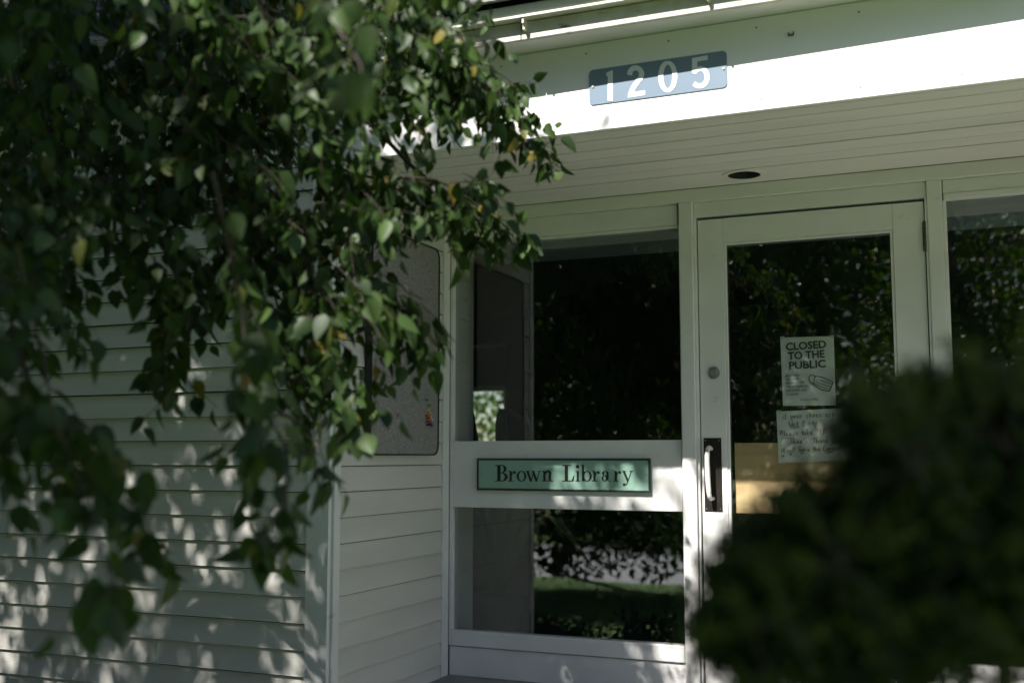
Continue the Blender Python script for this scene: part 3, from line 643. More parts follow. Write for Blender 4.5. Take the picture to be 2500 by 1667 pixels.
def bulk(name, T, Fc, pos, dirs, nrm, size, m, parent, tint=None, kind='stuff', width=None, extra=None, smooth=True, label=None, org=None):
    Ft = tri(Fc); K = len(T); n = len(pos); s, d, u = frames(dirs, nrm)
    w = size if width is None else width
    V = pos[:,None,:]+T[None,:,0:1]*s[:,None,:]*w[:,None,None]+T[None,:,1:2]*d[:,None,:]*size[:,None,None]+T[None,:,2:3]*u[:,None,:]*w[:,None,None]
    V = V.reshape(-1,3); Fa = (Ft[None]+np.arange(n)[:,None,None]*K).reshape(-1,3)
    mats = [M[m]]; mi = np.zeros(len(Fa), int)
    tv = np.repeat(rng.random(n) if tint is None else tint, K)
    if extra:
        ev, ef, em = extra; ef = np.array(ef)+len(V); V = np.vstack([V, ev]); Fa = np.vstack([Fa, ef]); mats.append(M[em]); mi = np.concatenate([mi, np.ones(len(ef), int)]); tv = np.concatenate([tv, np.zeros(len(ev))])
    V = V+np.array([0,0,Z0]); o_ = np.array(org) if org is not None else (V.min(0)+V.max(0))/2
    me = bpy.data.meshes.new(name); me.vertices.add(len(V)); me.vertices.foreach_set("co", (V-o_).astype(np.float32).ravel())
    me.loops.add(len(Fa)*3); me.loops.foreach_set("vertex_index", Fa.astype(np.int32).ravel())
    me.polygons.add(len(Fa)); me.polygons.foreach_set("loop_start", (np.arange(len(Fa))*3).astype(np.int32))
    me.polygons.foreach_set("material_index", mi.astype(np.int32)); me.polygons.foreach_set("use_smooth", np.full(len(Fa), smooth))
    for q in mats: me.materials.append(q)
    me.update(calc_edges=True)
    at = me.attributes.new("tint", 'FLOAT', 'POINT'); at.data.foreach_set("value", tv.astype(np.float32))
    o = bpy.data.objects.new(name, me); link(o, parent, tuple(float(c) for c in o_), kind, label); return o
def unit(v): return v/np.linalg.norm(v)
def tri_tube(P, r0, r1, V, Fc, n=3):
    b0 = len(V)
    P = [np.asarray(p) for p in P]
    for i, p in enumerate(P):
        t = P[min(i+1,len(P)-1)]-P[max(i-1,0)]; t = t/(np.linalg.norm(t)+1e-9)
        a = np.cross(t, (.3,.2,.9)); a /= np.linalg.norm(a)+1e-9; b = np.cross(t, a); r_ = r0+(r1-r0)*i/(len(P)-1)
        for j in range(n): w_ = 2*np.pi*j/n; V.append(p+(a*np.cos(w_)+b*np.sin(w_))*r_)
    for i in range(len(P)-1):
        for j in range(n):
            k = (j+1)%n; a0 = b0+i*n; Fc.append((a0+j,a0+k,a0+n+k)); Fc.append((a0+j,a0+n+k,a0+n+j))
def twiglet(p, d, L, nl, lsize, tv, tf, LP, LD, LN, LS, droop=.9, rad=.0016):
    """a small shoot that droops under its weight, leaves alternating along it and hanging"""
    pts_ = []; d = unit(np.asarray(d, float)); q = np.array(p, float); k = 5
    for i in range(k+1):
        pts_.append(q.copy()); d = unit(d+np.array([0,0,-droop*L/k*4])+rng.normal(0,.10,3)); q = q+d*L/k
    tri_tube(pts_, rad, rad*.45, tv, tf)
    for i in range(nl):
        t = (i+.6)/nl*k; a = int(min(t, k-.001)); c = pts_[a]+(pts_[a+1]-pts_[a])*(t-a)
        side = rng.normal(0,1,3); side[2] *= .4; side = unit(side)
        ld = unit(side*.75+np.array([0,0,-1.0])*rng.uniform(.4,1.6)+d*.3)
        st = c+unit(side+np.array([0,0,-.4]))*rng.uniform(.008,.022)
        tri_tube([c, st], .0006, .0005, tv, tf)
        LP.append(st); LD.append(ld); nn = rng.normal(0,1,3); nn = nn-ld*nn.dot(ld); LN.append(unit(nn)); LS.append(lsize*rng.uniform(.65,1.25))
    return pts_

# ================================================================== THE APPLE TREE (branches hang in front of the wall)
TB = (-4.6, -.9, -1.6)
tree = thing("apple_tree", "leafy tree whose drooping branches hang in front of the clapboard wall", "tree", TB)
TO = (TB[0], TB[1], TB[2]+Z0)
tp = catmull([(-4.6,-.9,-1.62),(-4.55,-.85,-.6),(-4.4,-.75,.6),(-4.25,-.7,1.7)], 5)
v, f = tube(tp, [.17-.06*i/(len(tp)-1) for i in range(len(tp))], 14); mesh("trunk", v, f, 'bark', tree, smooth=True)
limbs = [[(-4.25,-.7,1.65),(-3.3,-1.4,2.9),(-2.3,-2.0,3.4),(-1.4,-2.2,3.6)], [(-4.25,-.7,1.65),(-3.9,-.2,2.8),(-3.5,.6,3.5),(-3.0,1.4,3.7)], [(-4.25,-.7,1.65),(-4.7,-.4,3.2),(-5.2,.4,4.2)], [(-4.25,-.7,1.65),(-3.4,-.9,3.2),(-2.3,-.8,4.1),(-1.9,-.3,4.4)],
         [(-4.3,-.72,1.45),(-3.6,.3,1.9),(-2.9,1.3,2.15),(-2.2,2.1,1.9),(-1.6,2.6,1.35),(-1.25,2.78,.95)], [(-4.28,-.71,1.5),(-4.1,.6,2.0),(-3.7,1.5,1.7),(-3.1,2.2,1.1),(-2.6,2.4,.55)],
         [(-4.25,-.7,1.6),(-4.6,-1.6,3.0),(-4.4,-2.6,4.2)], [(-3.9,-.2,2.8),(-3.1,.5,2.9),(-2.4,1.3,2.6),(-1.9,1.9,2.0),(-1.5,2.2,1.4)]]
for i, L_ in enumerate(limbs):
    P_ = catmull(L_, 6); v, f = tube(P_, [.060*(1-.86*k/(len(P_)-1))*(1 if i < 3 or i == 5 else .62)+.003 for k in range(len(P_))], 9)
    mesh("branch", v, f, 'bark', tree, smooth=True)
tv, tf = [], []; LP, LD, LN, LS = [], [], [], []
def inpoly(x, y, P):
    c = False; j = len(P)-1
    for i in range(len(P)):
        if (P[i][1] > y) != (P[j][1] > y) and x < (P[j][0]-P[i][0])*(y-P[i][1])/(P[j][1]-P[i][1])+P[i][0]: c = not c
        j = i
    return c
# hanging curtain: areas (seen outline, number of shoots, nearest and farthest distance, leaves, leaf length)
REG = [
 ([(-80,-120),(1000,-120),(700,300),(330,380),(-80,400)], 210, 2.9,3.6, 10,.049),
 ([(-80,-120),(700,-120),(640,300),(330,380),(-80,400)], 190, 2.3,3.3, 9,.054),
 ([(600,-120),(1080,-120),(1090,60),(990,250),(760,280),(640,200)], 120, 2.4,3.1, 10,.049),
 ([(930,90),(1090,70),(1180,140),(1270,250),(1240,290),(1180,200),(1000,230)], 46, 2.8,3.1, 9,.050),
 ([(-80,380),(230,400),(180,600),(110,660),(-80,640)], 55, 2.2,2.9, 10,.049),
 ([(250,350),(700,320),(960,360),(960,520),(700,570),(300,560)], 120, 2.4,3.3, 10,.049),
 ([(950,370),(1130,420),(1230,520),(1180,560),(1000,540)], 17, 2.7,3.0, 8,.055),
 ([(300,560),(880,560),(870,720),(600,760),(300,700)], 52, 2.4,3.0, 9,.055),
 ([(640,720),(860,700),(850,930),(780,960),(680,880)], 26, 2.4,2.8, 8,.055),
 ([(880,620),(1000,700),(1010,800),(960,840),(880,760)], 12, 2.6,2.8, 7,.052),
 ([(-80,650),(90,680),(60,800),(-80,840)], 12, 2.0,2.6, 7,.058),
 ([(-80,860),(150,900),(190,1080),(90,1120),(-80,1060)], 17, 1.7,2.2, 8,.058),
]
for P_, n, d0, d1, nl, ls in REG:
    xs = [p[0] for p in P_]; ys_ = [p[1] for p in P_]; k = 0; g = 0
    while k < n and g < 20000:
        g += 1; x, y = rng.uniform(min(xs),max(xs)), rng.uniform(min(ys_),max(ys_))
        if not inpoly(x, y, P_): continue
        dep = rng.uniform(d0, d1); p = pd(x, y, dep)
        if p[1] > 3.3: continue
        twiglet(p, (rng.uniform(-.4,1.), rng.uniform(-.3,.7), rng.uniform(-.7,.15)), rng.uniform(.10,.24), nl, ls, tv, tf, LP, LD, LN, LS); k += 1
# long hanging shoots (seen course, distance)
HANG = [
 ([(300,-200),(800,40),(1060,120),(1200,230),(1290,330),(1365,400)], 3.0, 44), ([(100,0),(560,260),(850,420),(1060,440),(1190,520),(1285,590)], 2.9, 50),
 ([(500,300),(760,560),(900,660),(980,760),(1050,900)], 2.8, 30), ([(700,400),(770,700),(830,900),(865,1060)], 2.55, 26), ([(620,500),(690,800),(740,980),(810,1170)], 2.6, 16),
 ([(520,420),(590,760),(600,940),(640,1080),(620,1170)], 2.0, 22), ([(640,1000),(700,1100),(690,1230),(640,1290),(668,1370)], 2.0, 16),
 ([(380,420),(430,700),(410,850),(400,980)], 2.6, 22), ([(420,820),(450,900),(470,960)], 2.6, 6),
 ([(40,600),(110,900),(150,1100),(230,1180),(330,1240),(345,1360)], 1.9, 26), ([(120,980),(200,1200),(262,1380),(262,1470)], 1.65, 12),
 ([(-60,500),(30,800),(50,1000),(20,1150)], 1.9, 22), ([(760,-100),(820,60),(880,160),(870,220)], 1.9, 9), ([(560,560),(600,700),(650,860)], 2.2, 14), ([(1040,500),(1120,540),(1180,590)], 2.9, 9),
 ([(680,1000),(760,1060),(770,1130),(780,1190)], 2.3, 8)]
for P_, dep, nl in HANG:
    C_ = catmull([pd(x, y, dep+.12*math.sin(i*1.7)) for i, (x, y) in enumerate(P_)], 6)
    tri_tube(C_, .0042, .0012, tv, tf, 4)
    for i in range(nl):
        t = (i+.5)/nl; t = t**.75*(len(C_)-1); a = int(min(t, len(C_)-1.001)); c = C_[a]+(C_[a+1]-C_[a])*(t-a)
        if rng.random() < .45: twiglet(c, rng.normal(0,1,3)*[1,1,.4]+[0,0,-.5], rng.uniform(.05,.11), 3, .058, tv, tf, LP, LD, LN, LS)
        else:
            side = unit(rng.normal(0,1,3)*[1,1,.3]); st = c+unit(side+[0,0,-.5])*.018; tri_tube([c, st], .0006, .0005, tv, tf)
            ld = unit(side*.6+np.array([0,0,-1.])*rng.uniform(.5,1.6)); nn = rng.normal(0,1,3); nn -= ld*nn.dot(ld)
            LP.append(st); LD.append(ld); LN.append(unit(nn)); LS.append(rng.uniform(.045,.075))
# dark thin boughs seen through the leaves
for P_, dep in (([(-40,200),(40,245),(130,300),(215,365),(280,450),(370,510),(470,560)],2.9), ([(100,300),(250,430),(280,560),(250,660)],2.9), ([(560,130),(660,260),(720,300)],2.9),
                ([(800,250),(900,300),(1010,410),(1090,470),(1190,560)],3.0), ([(1000,110),(1120,190),(1230,300)],3.05), ([(350,480),(450,520),(560,500)],3.0), ([(30,800),(60,900),(100,1010)],2.1)):
    C_ = catmull([pd(x, y, dep) for x, y in P_], 5); v, f = tube(C_, [.0085*(1-.6*i/len(C_)) for i in range(len(C_))], 7); mesh("branch", v, f, 'twig', tree, smooth=True)
# large near leaves that catch the light: tip and stalk as seen, face turned to the viewer and up
BIG = [((895,175),(858,285),1.75),((905,60),(890,150),1.8),((800,5),(775,75),1.75),((30,95),(22,172),1.25),((640,845),(655,915),1.9),((628,860),(618,950),1.9),((585,945),(560,1020),1.9),
       ((590,960),(640,1030),1.9),((345,80),(328,112),2.0),((690,280),(700,315),2.2),((850,1),(880,60),1.8),((130,1240),(150,1290),1.65),((270,1470),(255,1565),1.65),((300,1440),(310,1530),1.65),((250,1430),(240,1520),1.65),((700,1330),(680,1420),2.0),((650,1300),(640,1375),2.0)]
for (xa,ya),(xb,yb),dep in BIG:
    a, b = pd(xa,ya,dep), pd(xb,yb,dep-.01); L_ = np.linalg.norm(b-a); LP.append(a); LD.append((b-a)/L_)
    nn = (-unit(a)+np.array([-.15,-.35,.55])*rng.uniform(.5,1)) if ya < 1100 else rng.normal(0,1,3)*.5-unit(a)*[1,1,0]+np.array([.5,0,-.3]); nn -= LD[-1]*nn.dot(LD[-1]); LN.append(unit(nn)); LS.append(max(L_, .04))
LP, LD, LN, LS = map(np.array, (LP, LD, LN, LS))
# pick the 300 that show largest as single leaves
cc = LP@MC.T; X_ = 1250+F_PX*cc[:,0]/cc[:,2]; Y_ = 833.5-F_PX*cc[:,1]/cc[:,2]
vis = (X_ > 0)&(X_ < 2500)&(Y_ > 0)&(Y_ < 1667)&(cc[:,2] > .5)
# prefer leaves with nothing in front: nearest in a coarse grid of the view
cell = {}
face = np.abs(np.sum(LN*(-LP/np.linalg.norm(LP,axis=1)[:,None]), axis=1))
score = np.where(vis, LS/np.maximum(cc[:,2],.1)*(.35+face), 0)
occ = np.zeros(len(LP))
for i in np.where(vis)[0]: cell.setdefault((int(X_[i]//40), int(Y_[i]//40)), []).append(i)
for k_, L_ in cell.items():
    L_.sort(key=lambda i: cc[i,2])
    for r__, i in enumerate(L_): score[i] *= 1/(1+.8*r__)
top = np.argsort(-score)[:300]; rest = np.setdiff1d(np.arange(len(LP)), top)
var = []
for fo, cu in ((.30,.22),(.45,.35),(.18,.10),(.35,-.10)):
    T, Fc = leaf_template(6, fo, cu, .33+random.uniform(-.03,.03)); me = bpy.data.meshes.new("leaf"); me.from_pydata(T.tolist(), [], [tuple(q) for q in Fc]); me.materials.append(M['leaf_one'])
    me.polygons.foreach_set("use_smooth", [True]*len(me.polygons)); me.update(); var.append(me)
s_, d_, u_ = frames(LD, LN)
for i in top:
    o = bpy.data.objects.new("leaf", var[int(rng.integers(4))]); COL.objects.link(o); o.parent = tree
    m_ = Matrix(((s_[i,0],d_[i,0],u_[i,0]),(s_[i,1],d_[i,1],u_[i,1]),(s_[i,2],d_[i,2],u_[i,2])))*float(LS[i])
    o.matrix_basis = Matrix.Translation(Vector(LP[i])+Vector((0,0,Z0))-Vector(TO)) @ m_.to_4x4()
T4, F4 = leaf_template(4, .32, .2, .32)
bulk("foliage", T4, F4, LP[rest], LD[rest], LN[rest], LS[rest], 'leaf', tree, extra=(np.array(tv), tf, 'twig'))
# crown above the frame and round the viewer's left; leaf masses set out in shoots, enlarged to shade the wall
def shoots(C, nl, ls, spread=.10, down=.6):
    n = len(C); P = np.repeat(C, nl, 0)+rng.normal(0, spread, (n*nl,3))*[1,1,1.2]
    D = rng.normal(0,.8,(n*nl,3)); D[:,2] -= down; D /= np.linalg.norm(D,axis=1)[:,None]
    Nn = rng.normal(0,1,(n*nl,3)); Nn -= D*np.sum(Nn*D,1)[:,None]; Nn /= np.linalg.norm(Nn,axis=1)[:,None]
    return P, D, Nn, rng.uniform(.7,1.25,n*nl)*ls
C = []
def ok_sun(u, v):                       # where the crown stands between sun and building (sun-aligned coordinates)
    if v < 1.4: dn = .5 if u < -2.75 else 0
    elif 3.2 < v < 4.4: dn = .42 if u < -2.75 else (.6 if u < -2.3 and v < 4.1 else 0)
    elif v < 4.15: dn = .9 if u < -2.75 else (.7 if u < -2.25 and v > 1.5 else 0)
    elif u < -3.3: dn = 1. if v > 4.8 else .8
    elif u < -2.75: dn = .16 if v > 5.32 else .55
    elif u < -2.45: dn = .03 if v > 4.6 else .10
    else: dn = 0
    k = math.sin(u*7.3+v*3.1)+math.sin(v*8.7-u*4.9+1.3)+math.sin(u*17+v*11)*.6
    return dn*(1.0 if k > -.9 else .5)
tries = 0
while len(C) < 13000 and tries < 600000:
    tries += 1; u, v_, Y = rng.uniform(-8.4,-2.25), rng.uniform(-1.6,7.2), rng.uniform(-4.2,2.6)
    if rng.random() > ok_sun(u, v_): continue
    x, z = u+.31*Y, v_-1.216*Y
    if z < 1.6+max(0,Y)*.62 or (z > 6.5): continue
    C.append((x, Y, z))
for _ in range(1500):  # extra clusters out of view, added to block sky light on leaves and wall
    u, v_, Y = rng.uniform(-2.3,-.2), rng.uniform(-.2,2.3), rng.uniform(-4.2,-.9); z = v_-1.216*Y
    if z > 1.9: C.append((u+.31*Y, Y, z))
P_, D_, N_, S_ = shoots(np.array(C), 10, .084)
bulk("crown", T4, F4, P_, D_, N_, S_, 'leaf', tree)
# low hanging curtain left of the viewer (mirrored in the windows)
C = [(x, rng.uniform(.15,.95), z) for x, z in ((rng.uniform(-3.15,-2.15), rng.uniform(-.68,1.0)) for _ in range(170)) if z > -.45+.35*math.sin(x*9)+.12*math.sin(x*31)]
C += [(rng.uniform(-6.2,-3.2), rng.uniform(-1.8,1.6), rng.uniform(-.15,2.2)) for _ in range(330)]+[(rng.uniform(-2.1,-1.35), rng.uniform(.0,.9), rng.uniform(-.1,1.7)) for _ in range(70)]
C = [c for c in C if c[0] < -1.18*max(c[1],.0)-.95]
P_, D_, N_, S_ = shoots(np.array(C), 11, .058, .09, 1.1)
bulk("foliage", T4, F4, P_, D_, N_, S_, 'leaf', tree)

# ================================================================== YEW SHRUB in front on the right
SB = pd(2200, 1500, 1.15); SB = (float(SB[0]), float(SB[1]), -1.6)
yew = thing("yew_shrub", "dark green yew shrub with yellowish tips close in front of the door", "shrub", SB)
K_ = F_PX/1.45
lumps = [((2440,1290),1.2,300,280),((2240,1190),1.12,105,145),((2150,1310),1.12,125,115),((2030,1470),1.12,170,160),((2250,1390),1.15,280,190),((2500,1120),1.25,190,160),((1930,1560),1.1,140,110),
         ((2100,1560),1.15,170,110),((2470,1390),1.15,200,150),((2130,1085),1.1,38,65),((2350,1010),1.15,140,50),((1830,1430),1.1,60,70),((1780,1540),1.1,45,90),((1960,1310),1.1,60,60),((2330,1650),1.3,240,18)]
PP, DD, TT = [], [], []
for (cx, cy), dep, rx, rz in lumps:
    c = pd(cx, cy, dep); k = dep/F_PX; n = int(1100*(rx*rz)/(300*250))+60
    g = rng.normal(0,1,(n,3)); g /= np.linalg.norm(g,axis=1)[:,None]; rr_ = rng.uniform(.45,1.03,n)**.6
    if cy > 1620: n2 = n//3; g = g[:n2]; rr_ = rr_[:n2]
    p = c+g*rr_[:,None]*np.array([rx*k, min(rx,rz)*k*1.1, rz*k]); d = g*.8+np.array([0,0,.55])+rng.normal(0,.35,g.shape)
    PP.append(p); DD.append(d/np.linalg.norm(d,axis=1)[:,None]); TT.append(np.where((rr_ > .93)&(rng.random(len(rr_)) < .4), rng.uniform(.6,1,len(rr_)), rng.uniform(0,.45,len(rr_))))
for _ in range(300):                     # longer shoots that break the outline
    (cx, cy), dep, rx, rz = lumps[int(rng.integers(len(lumps)-1))]; a = rng.uniform(0, 2*math.pi); k = dep/F_PX
    if cx+rx*math.cos(a) < 1745: continue
    q = pd(cx+rx*.84*math.cos(a)+30, cy-rz*.84*math.sin(a)+14, dep)
    d0_ = unit(MC.T @ np.array([math.cos(a)*.9, math.sin(a)*.8+.5, rng.normal(0,.5)])); m3 = int(rng.integers(1,4))
    q = q+np.array(MC.T @ np.array([0,0,rng.uniform(-.1,.05)]))
    for j in range(m3): PP.append((q+d0_*.022*j+rng.normal(0,.003,3))[None]); DD.append(d0_[None]); TT.append(np.array([rng.uniform(.2,1)]))
PP, DD, TT = np.vstack(PP), np.vstack(DD), np.concatenate(TT)
nn_ = 16; m_ = len(PP)
t = np.tile(np.linspace(0,1,nn_), m_); base = np.repeat(PP,nn_,0)+np.repeat(DD,nn_,0)*(t*.038)[:,None]
sd_ = rng.normal(0,1,(m_*nn_,3)); dd_ = np.repeat(DD,nn_,0); sd_ -= dd_*np.sum(sd_*dd_,1)[:,None]; sd_ /= np.linalg.norm(sd_,axis=1)[:,None]
nd = sd_*.85+dd_*.55; nd /= np.linalg.norm(nd,axis=1)[:,None]
NT = np.array([(-.5,0,0),(.5,0,0),(.5,.8,.0),(0,1,0),(-.5,.8,0)]); NF = [(0,1,2,4),(4,2,3)]
nr = rng.normal(0,1,nd.shape); nr -= nd*np.sum(nr*nd,1)[:,None]; nr /= np.linalg.norm(nr,axis=1)[:,None]
ev, ef = [], []
for i in range(0, m_, 2): tri_tube([PP[i]-DD[i]*.05, PP[i], PP[i]+DD[i]*.038], .0016, .001, ev, ef)
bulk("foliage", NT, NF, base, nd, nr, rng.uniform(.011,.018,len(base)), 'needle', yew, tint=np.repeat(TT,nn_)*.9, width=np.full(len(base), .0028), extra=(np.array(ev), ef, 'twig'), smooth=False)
for k in range(9):
    e = pd(*[(2360,1300),(2170,1200),(2010,1300),(1960,1450),(2230,1380),(2480,1150),(1880,1580),(2080,1560),(2470,1400)][k], 1.17)
    b = np.array([SB[0]+.03*math.sin(k), SB[1]+.04*math.cos(k), -1.62]); C_ = catmull([b, b*.5+e*.5+np.array([.03*math.sin(k*2), .02, -.06]), e], 6)
    v, f = tube(C_, [.016*(1-.7*i/len(C_)) for i in range(len(C_))], 7); mesh("stem", v, f, 'twig', yew, smooth=True)

# undergrowth
# low shrubs by the steps (mirrored in the lower pane)
lows = [(-3.0,1.7,.42,"small dark shrub by the steps, mirrored at the left of the lower pane"),(-2.15,1.55,.50,"broad dark shrub by the steps, mirrored in the middle of the lower pane"),(-1.2,1.3,.42,"dark shrub nearest the viewer's feet, mirrored at the right of the lower pane")]
lows += [(-6.1,2.7,1.5,"unseen tall shrub added past the visible left end of the clapboard wall to shade it"),(-7.4,2.4,1.7,"unseen tallest shrub added at the far left end of the clapboard wall to shade it"),(-5.0,3.05,.62,"unseen low shrub added at the foot of the clapboard wall against lawn bounce, leftmost of three"),(-4.0,3.1,.55,"unseen low shrub added at the foot of the clapboard wall against lawn bounce, middle of three"),(-3.1,3.1,.5,"unseen low shrub added at the foot of the clapboard wall against lawn bounce, nearest the porch")]  # out of view, added to keep lawn bounce and sky light off the wall
for lx_, ly_, hh, lb in lows:
    sh = thing("low_shrub", lb, "shrub", (lx_, ly_, -1.6), "low shrubs beside the porch steps and unseen shrubs added along the wall")
    n = int(420*max(1,hh*1.6)); g = rng.normal(0,1,(n,3)); g /= np.linalg.norm(g,axis=1)[:,None]; g[:,2] = np.abs(g[:,2]); r__ = rng.uniform(.4,1.05,n)**.5
    C_ = np.array([lx_,ly_,-1.6])+g*r__[:,None]*[.50 if hh < 1 else .75,.42,hh]*(1+.12*np.sin(g[:,0:1]*9+g[:,1:2]*7))
    P_, D_, N_, S_ = shoots(C_, 9, .045, .04, -.3); bulk("foliage", T4, F4, P_, D_, N_, S_, 'leaf', sh, tint=rng.random(len(P_))*.4)
    for a in range(5):
        e = np.array([lx_+.3*math.cos(a*1.3), ly_+.25*math.sin(a*1.3), -1.6+hh*.75]); v, f = tube(catmull([(lx_,ly_,-1.62), (lx_*.5+e[0]*.5,ly_*.5+e[1]*.5,-1.6+hh*.3), e], 4), .008, 6); mesh("stem", v, f, 'bark', sh)

# ================================================================== TREES BEHIND (seen mirrored, through the far window, or added for shade)
def crown_pts(c, r, n, lump=7):
    cs = [np.array(c)+rng.normal(0,.45,3)*r for _ in range(lump)]; out = []
    for k in cs:
        m2 = n//lump; g = rng.normal(0,1,(m2,3)); g /= np.linalg.norm(g,axis=1)[:,None]; out.append(k+g*(rng.uniform(.35,1,m2)**.5)[:,None]*np.array(r)*rng.uniform(.45,.7))
    return np.vstack(out)
def make_tree(name, label, base, hgt, r, nsh, ls, nl, group=None, lean=(0,0), low=.25, tr=.2):
    t = thing(name, label, "tree", base, group); b = np.array(base, float); topc = b+np.array([lean[0],lean[1],hgt*.62])
    C_ = catmull([b-[0,0,.05], b*.6+topc*.4+rng.normal(0,.1,3)*[1,1,0], topc, topc+[0,0,hgt*.22]], 6)
    v, f = tube(C_, [tr*(1-.8*i/(len(C_)-1)) for i in range(len(C_))], 9); mesh("trunk", v, f, 'bark', t, smooth=True)
    for k in range(6):
        a = k*1.05+rng.random(); s = C_[int(len(C_)*(.35+.08*k))]; e = s+np.array([math.cos(a)*r[0]*.7, math.sin(a)*r[1]*.7, hgt*.14])
        v, f = tube(catmull([s, (s+e)/2+[0,0,.2], e], 4), [tr*.35*(1-.75*i/9) for i in range(9)], 6); mesh("branch", v, f, 'bark', t, smooth=True)
    cp = crown_pts(topc+[0,0,hgt*(low-.25)], r, nsh); P_, D_, N_, S_ = shoots(cp, nl, ls, ls*1.5, .3)
    keep = P_[:,2] > base[2]+.3
    bulk("crown", T4, F4, P_[keep], D_[keep], N_[keep], S_[keep], 'farleaf', t)
    return t
def copy_tree(root, loc, rz, sc, label):
    r_ = root.copy(); COL.objects.link(r_); r_.location = (loc[0], loc[1], loc[2]+Z0); r_.rotation_euler = (0,0,rz); r_.scale = (sc,sc,sc); r_['label'] = label
    for ch in root.children: c = ch.copy(); COL.objects.link(c); c.parent = r_
    return r_
GR = "trees beyond the road, mirrored in the glass"
mk = []
mk.append(make_tree("roadside_tree", "tall dark tree beyond the road, leftmost in the mirrored row", (-19,-25.5,-2.0), 12, np.array([3.6,3.2,4.2]), 1300, .20, 8, GR))
mk.append(make_tree("roadside_tree", "broad dark tree beyond the road, second from the left in the mirrored row", (-13.5,-27,-2.0), 13.5, np.array([3.8,3.3,4.8]), 1400, .20, 8, GR))
mk.append(make_tree("roadside_tree", "dark tree beyond the road mirrored at the left edge of the upper pane", (-8.4,-25.5,-2.0), 12.5, np.array([3.5,3.2,4.6]), 1400, .20, 8, GR))
names = ["third","fourth","fifth","sixth","seventh","eighth"]
spots_ = [(-3.2,-20.5,1,1.1,1.1),(1.6,-19.5,0,2.3,1.05),(6.2,-21,2,.4,1.15),(11,-19.8,1,3.9,1.0),(-23,-22,2,5.0,1.2),(17,-21,0,1.7,1.15),(-9.8,-25,0,.6,1.35),(-1,-26,2,2.6,1.35),(8,-27,1,4.4,1.3),(-18,-27,1,1.0,1.3)]
lbs = ["dark tree beyond the road mirrored in the middle of the window panes","dark tree beyond the road mirrored in the door glass","tree beyond the road mirrored in the window right of the door","tree beyond the road past the right end of the glass","tree at the far left end of the row beyond the road","tree at the far right end of the row beyond the road",
       "taller tree of the back row standing behind the panes' mirrored trees","taller tree of the back row mirrored above the door notices","taller tree of the back row mirrored behind the right window","taller tree of the back row at the far left"]
for (x,y,k,rz,sc), lb in zip(spots_, lbs): copy_tree(mk[k], (x*1.12,y-6.0,-2.0), rz, sc, lb)
make_tree("leaning_tree", "tree with a leaning trunk at the road's edge, mirrored in the lower pane", (-6.9,-8.5,-2.0), 9.5, np.array([1.9,1.5,1.5]), 600, .09, 9, lean=(3.2,-.4), low=.35, tr=.13)
make_tree("yard_tree", "bright green tree on the lawn mirrored in the window right of the door", (1.9,-6.4,-1.9), 6.4, np.array([2.4,1.8,2.2]), 1100, .09, 9, low=.12, tr=.14)
make_tree("yard_tree", "green tree on the lawn mirrored in the upper half of the door glass", (-2.2,-7.2,-2.0), 7.2, np.array([2.4,1.8,2.2]), 1000, .10, 9, low=.30, tr=.14)
make_tree("garden_tree", "sunlit tree outside the far window across the room", (-7.5,19.5,-1.6), 6.5, np.array([2.6,2.2,2.6]), 420, .16, 7, low=.1)
make_tree("garden_tree", "pale green tree at the edge of the far window", (-13.2,24,-1.6), 7.5, np.array([2.6,2.4,2.8]), 420, .18, 7, low=.1)
make_tree("shade_tree", "big leafy tree added out of view on the lawn at the left, far from the wall, to shade it", (-8.6,-5.6,-1.95), 10.5, np.array([3.6,2.8,3.9]), 3000, .115, 10, low=.03, tr=.24)  # this and the next two trees are added to cut sky light on the left wall
make_tree("shade_tree", "big leafy tree added out of view to shade the wall, on the lawn nearer the wall's left end", (-9.6,-.4,-1.6), 9.0, np.array([3.2,2.8,3.6]), 2400, .115, 10, low=.03, tr=.22)
make_tree("shade_tree", "leafy tree added on the lawn to shade the wall, mirrored dark across the upper window pane", (-7.7,-6.9,-2.0), 9.3, np.array([2.6,2.2,3.3]), 2400, .11, 10, low=.10, tr=.20, lean=(2.3,.3))
make_tree("shade_tree", "tree just behind the viewer whose crown shades the yew shrub", (.9,-2.4,-1.75), 6.2, np.array([1.3,.9,1.1]), 900, .075, 10, low=.40, tr=.10, lean=(-1.2,.5))
# wood behind the row
C_ = np.stack([rng.uniform(-52,38,5200), rng.uniform(-42,-37,5200), -2+8.5*rng.random(5200)**1.2], 1); C_[:,2] += 1.2*np.sin(C_[:,0]*.5)
P_, D_, N_, S_ = shoots(C_, 5, .55, .5, .2)
o = bulk("undergrowth", T4, F4, P_, D_, N_, S_, 'farleaf', None, tint=rng.random(len(P_))*.5); tag(o, "dark mass of undergrowth and wood edge far beyond the road", "undergrowth")
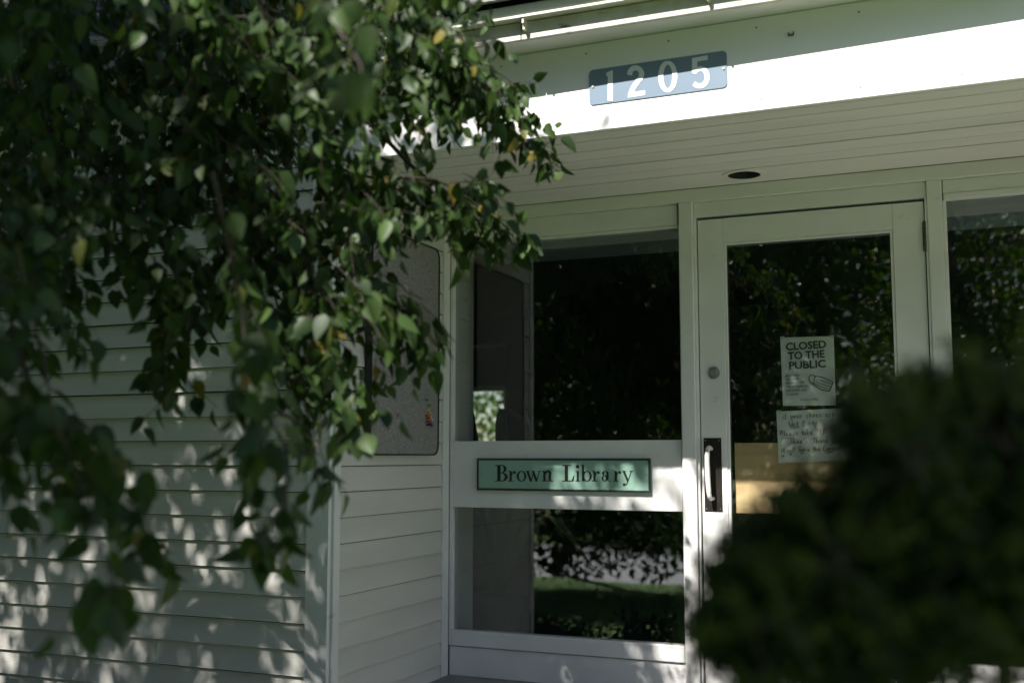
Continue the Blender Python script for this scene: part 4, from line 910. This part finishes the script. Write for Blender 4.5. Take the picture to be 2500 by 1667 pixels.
# rail fence beyond the road
fe = thing("rail_fence", "low wooden rail fence beyond the road, mirrored in the lower pane", "fence", (-9,-15.8,-2.0))
for k in range(12): box("post", -20+k*2.4, -19.9+k*2.4, -15.85, -15.75, -2.0, -1.0, 'weathered', fe, .01)
for z in (-1.15, -1.5): box("rail", -20, 6.5, -15.745, -15.71, z-.04, z+.04, 'weathered', fe, .005)

# ================================================================== INDOOR PLANT behind the left window
pl = thing("potted_plant", "strap-leaved potted plant standing inside the left window", "plant", (-2.3,5.15,FL))
v, f = [], []
for r__, z in ((.09,FL),(.13,FL+.26),(.14,FL+.26),(.14,FL+.29),(.115,FL+.29),(.115,FL+.25)):
    for j in range(20): a = 2*math.pi*j/20; v.append((-2.3+r__*math.cos(a), 5.15+r__*math.sin(a), z))
for q in range(5):
    for j in range(20): k = (j+1)%20; f.append((q*20+j, q*20+k, (q+1)*20+k, (q+1)*20+j))
f.append(tuple(range(100,120)))
mesh("pot", v, f, mat("dark_glazed_pot", (.04,.07,.065), .8, .2), pl)
M['strap'] = mat("strap_leaf_green", (.045,.085,.04), .45, .3, 8)
for tip, mid, w_ in (((-2.62,5.1,.30),(-2.55,5.1,0),.022),((-2.50,5.2,.40),(-2.42,5.15,.05),.018),((-2.2,5.6,.02),(-2.35,5.35,.25),.03),((-2.95,5.1,.10),(-2.75,5.15,.16),.025),((-1.95,5.2,-.35),(-2.1,5.15,-.1),.03),((-1.75,5.1,-.55),(-2.0,5.1,-.3),.03),((-2.1,4.85,-.5),(-2.2,4.95,-.3),.028),((-2.7,5.0,-.4),(-2.55,5.05,-.25),.03)):
    P_ = catmull([(-2.3,5.15,FL+.27), ((-2.3+mid[0])/2,(5.15+mid[1])/2,(FL+.27+mid[2])/2+.1), mid, tip], 5); v, f = [], []
    for i, p in enumerate(P_):
        t = i/(len(P_)-1); w = w_*math.sin(math.pi*min(1,.15+.85*t))**.6+.001
        v += [(p[0]-w,p[1],p[2]+.004),(p[0],p[1]+.006,p[2]),(p[0]+w,p[1],p[2]+.004)]
    for i in range(len(P_)-1): a = 3*i; f += [(a,a+1,a+4,a+3),(a+1,a+2,a+5,a+4)]
    mesh("leaf", v, f, 'strap', pl, smooth=True)
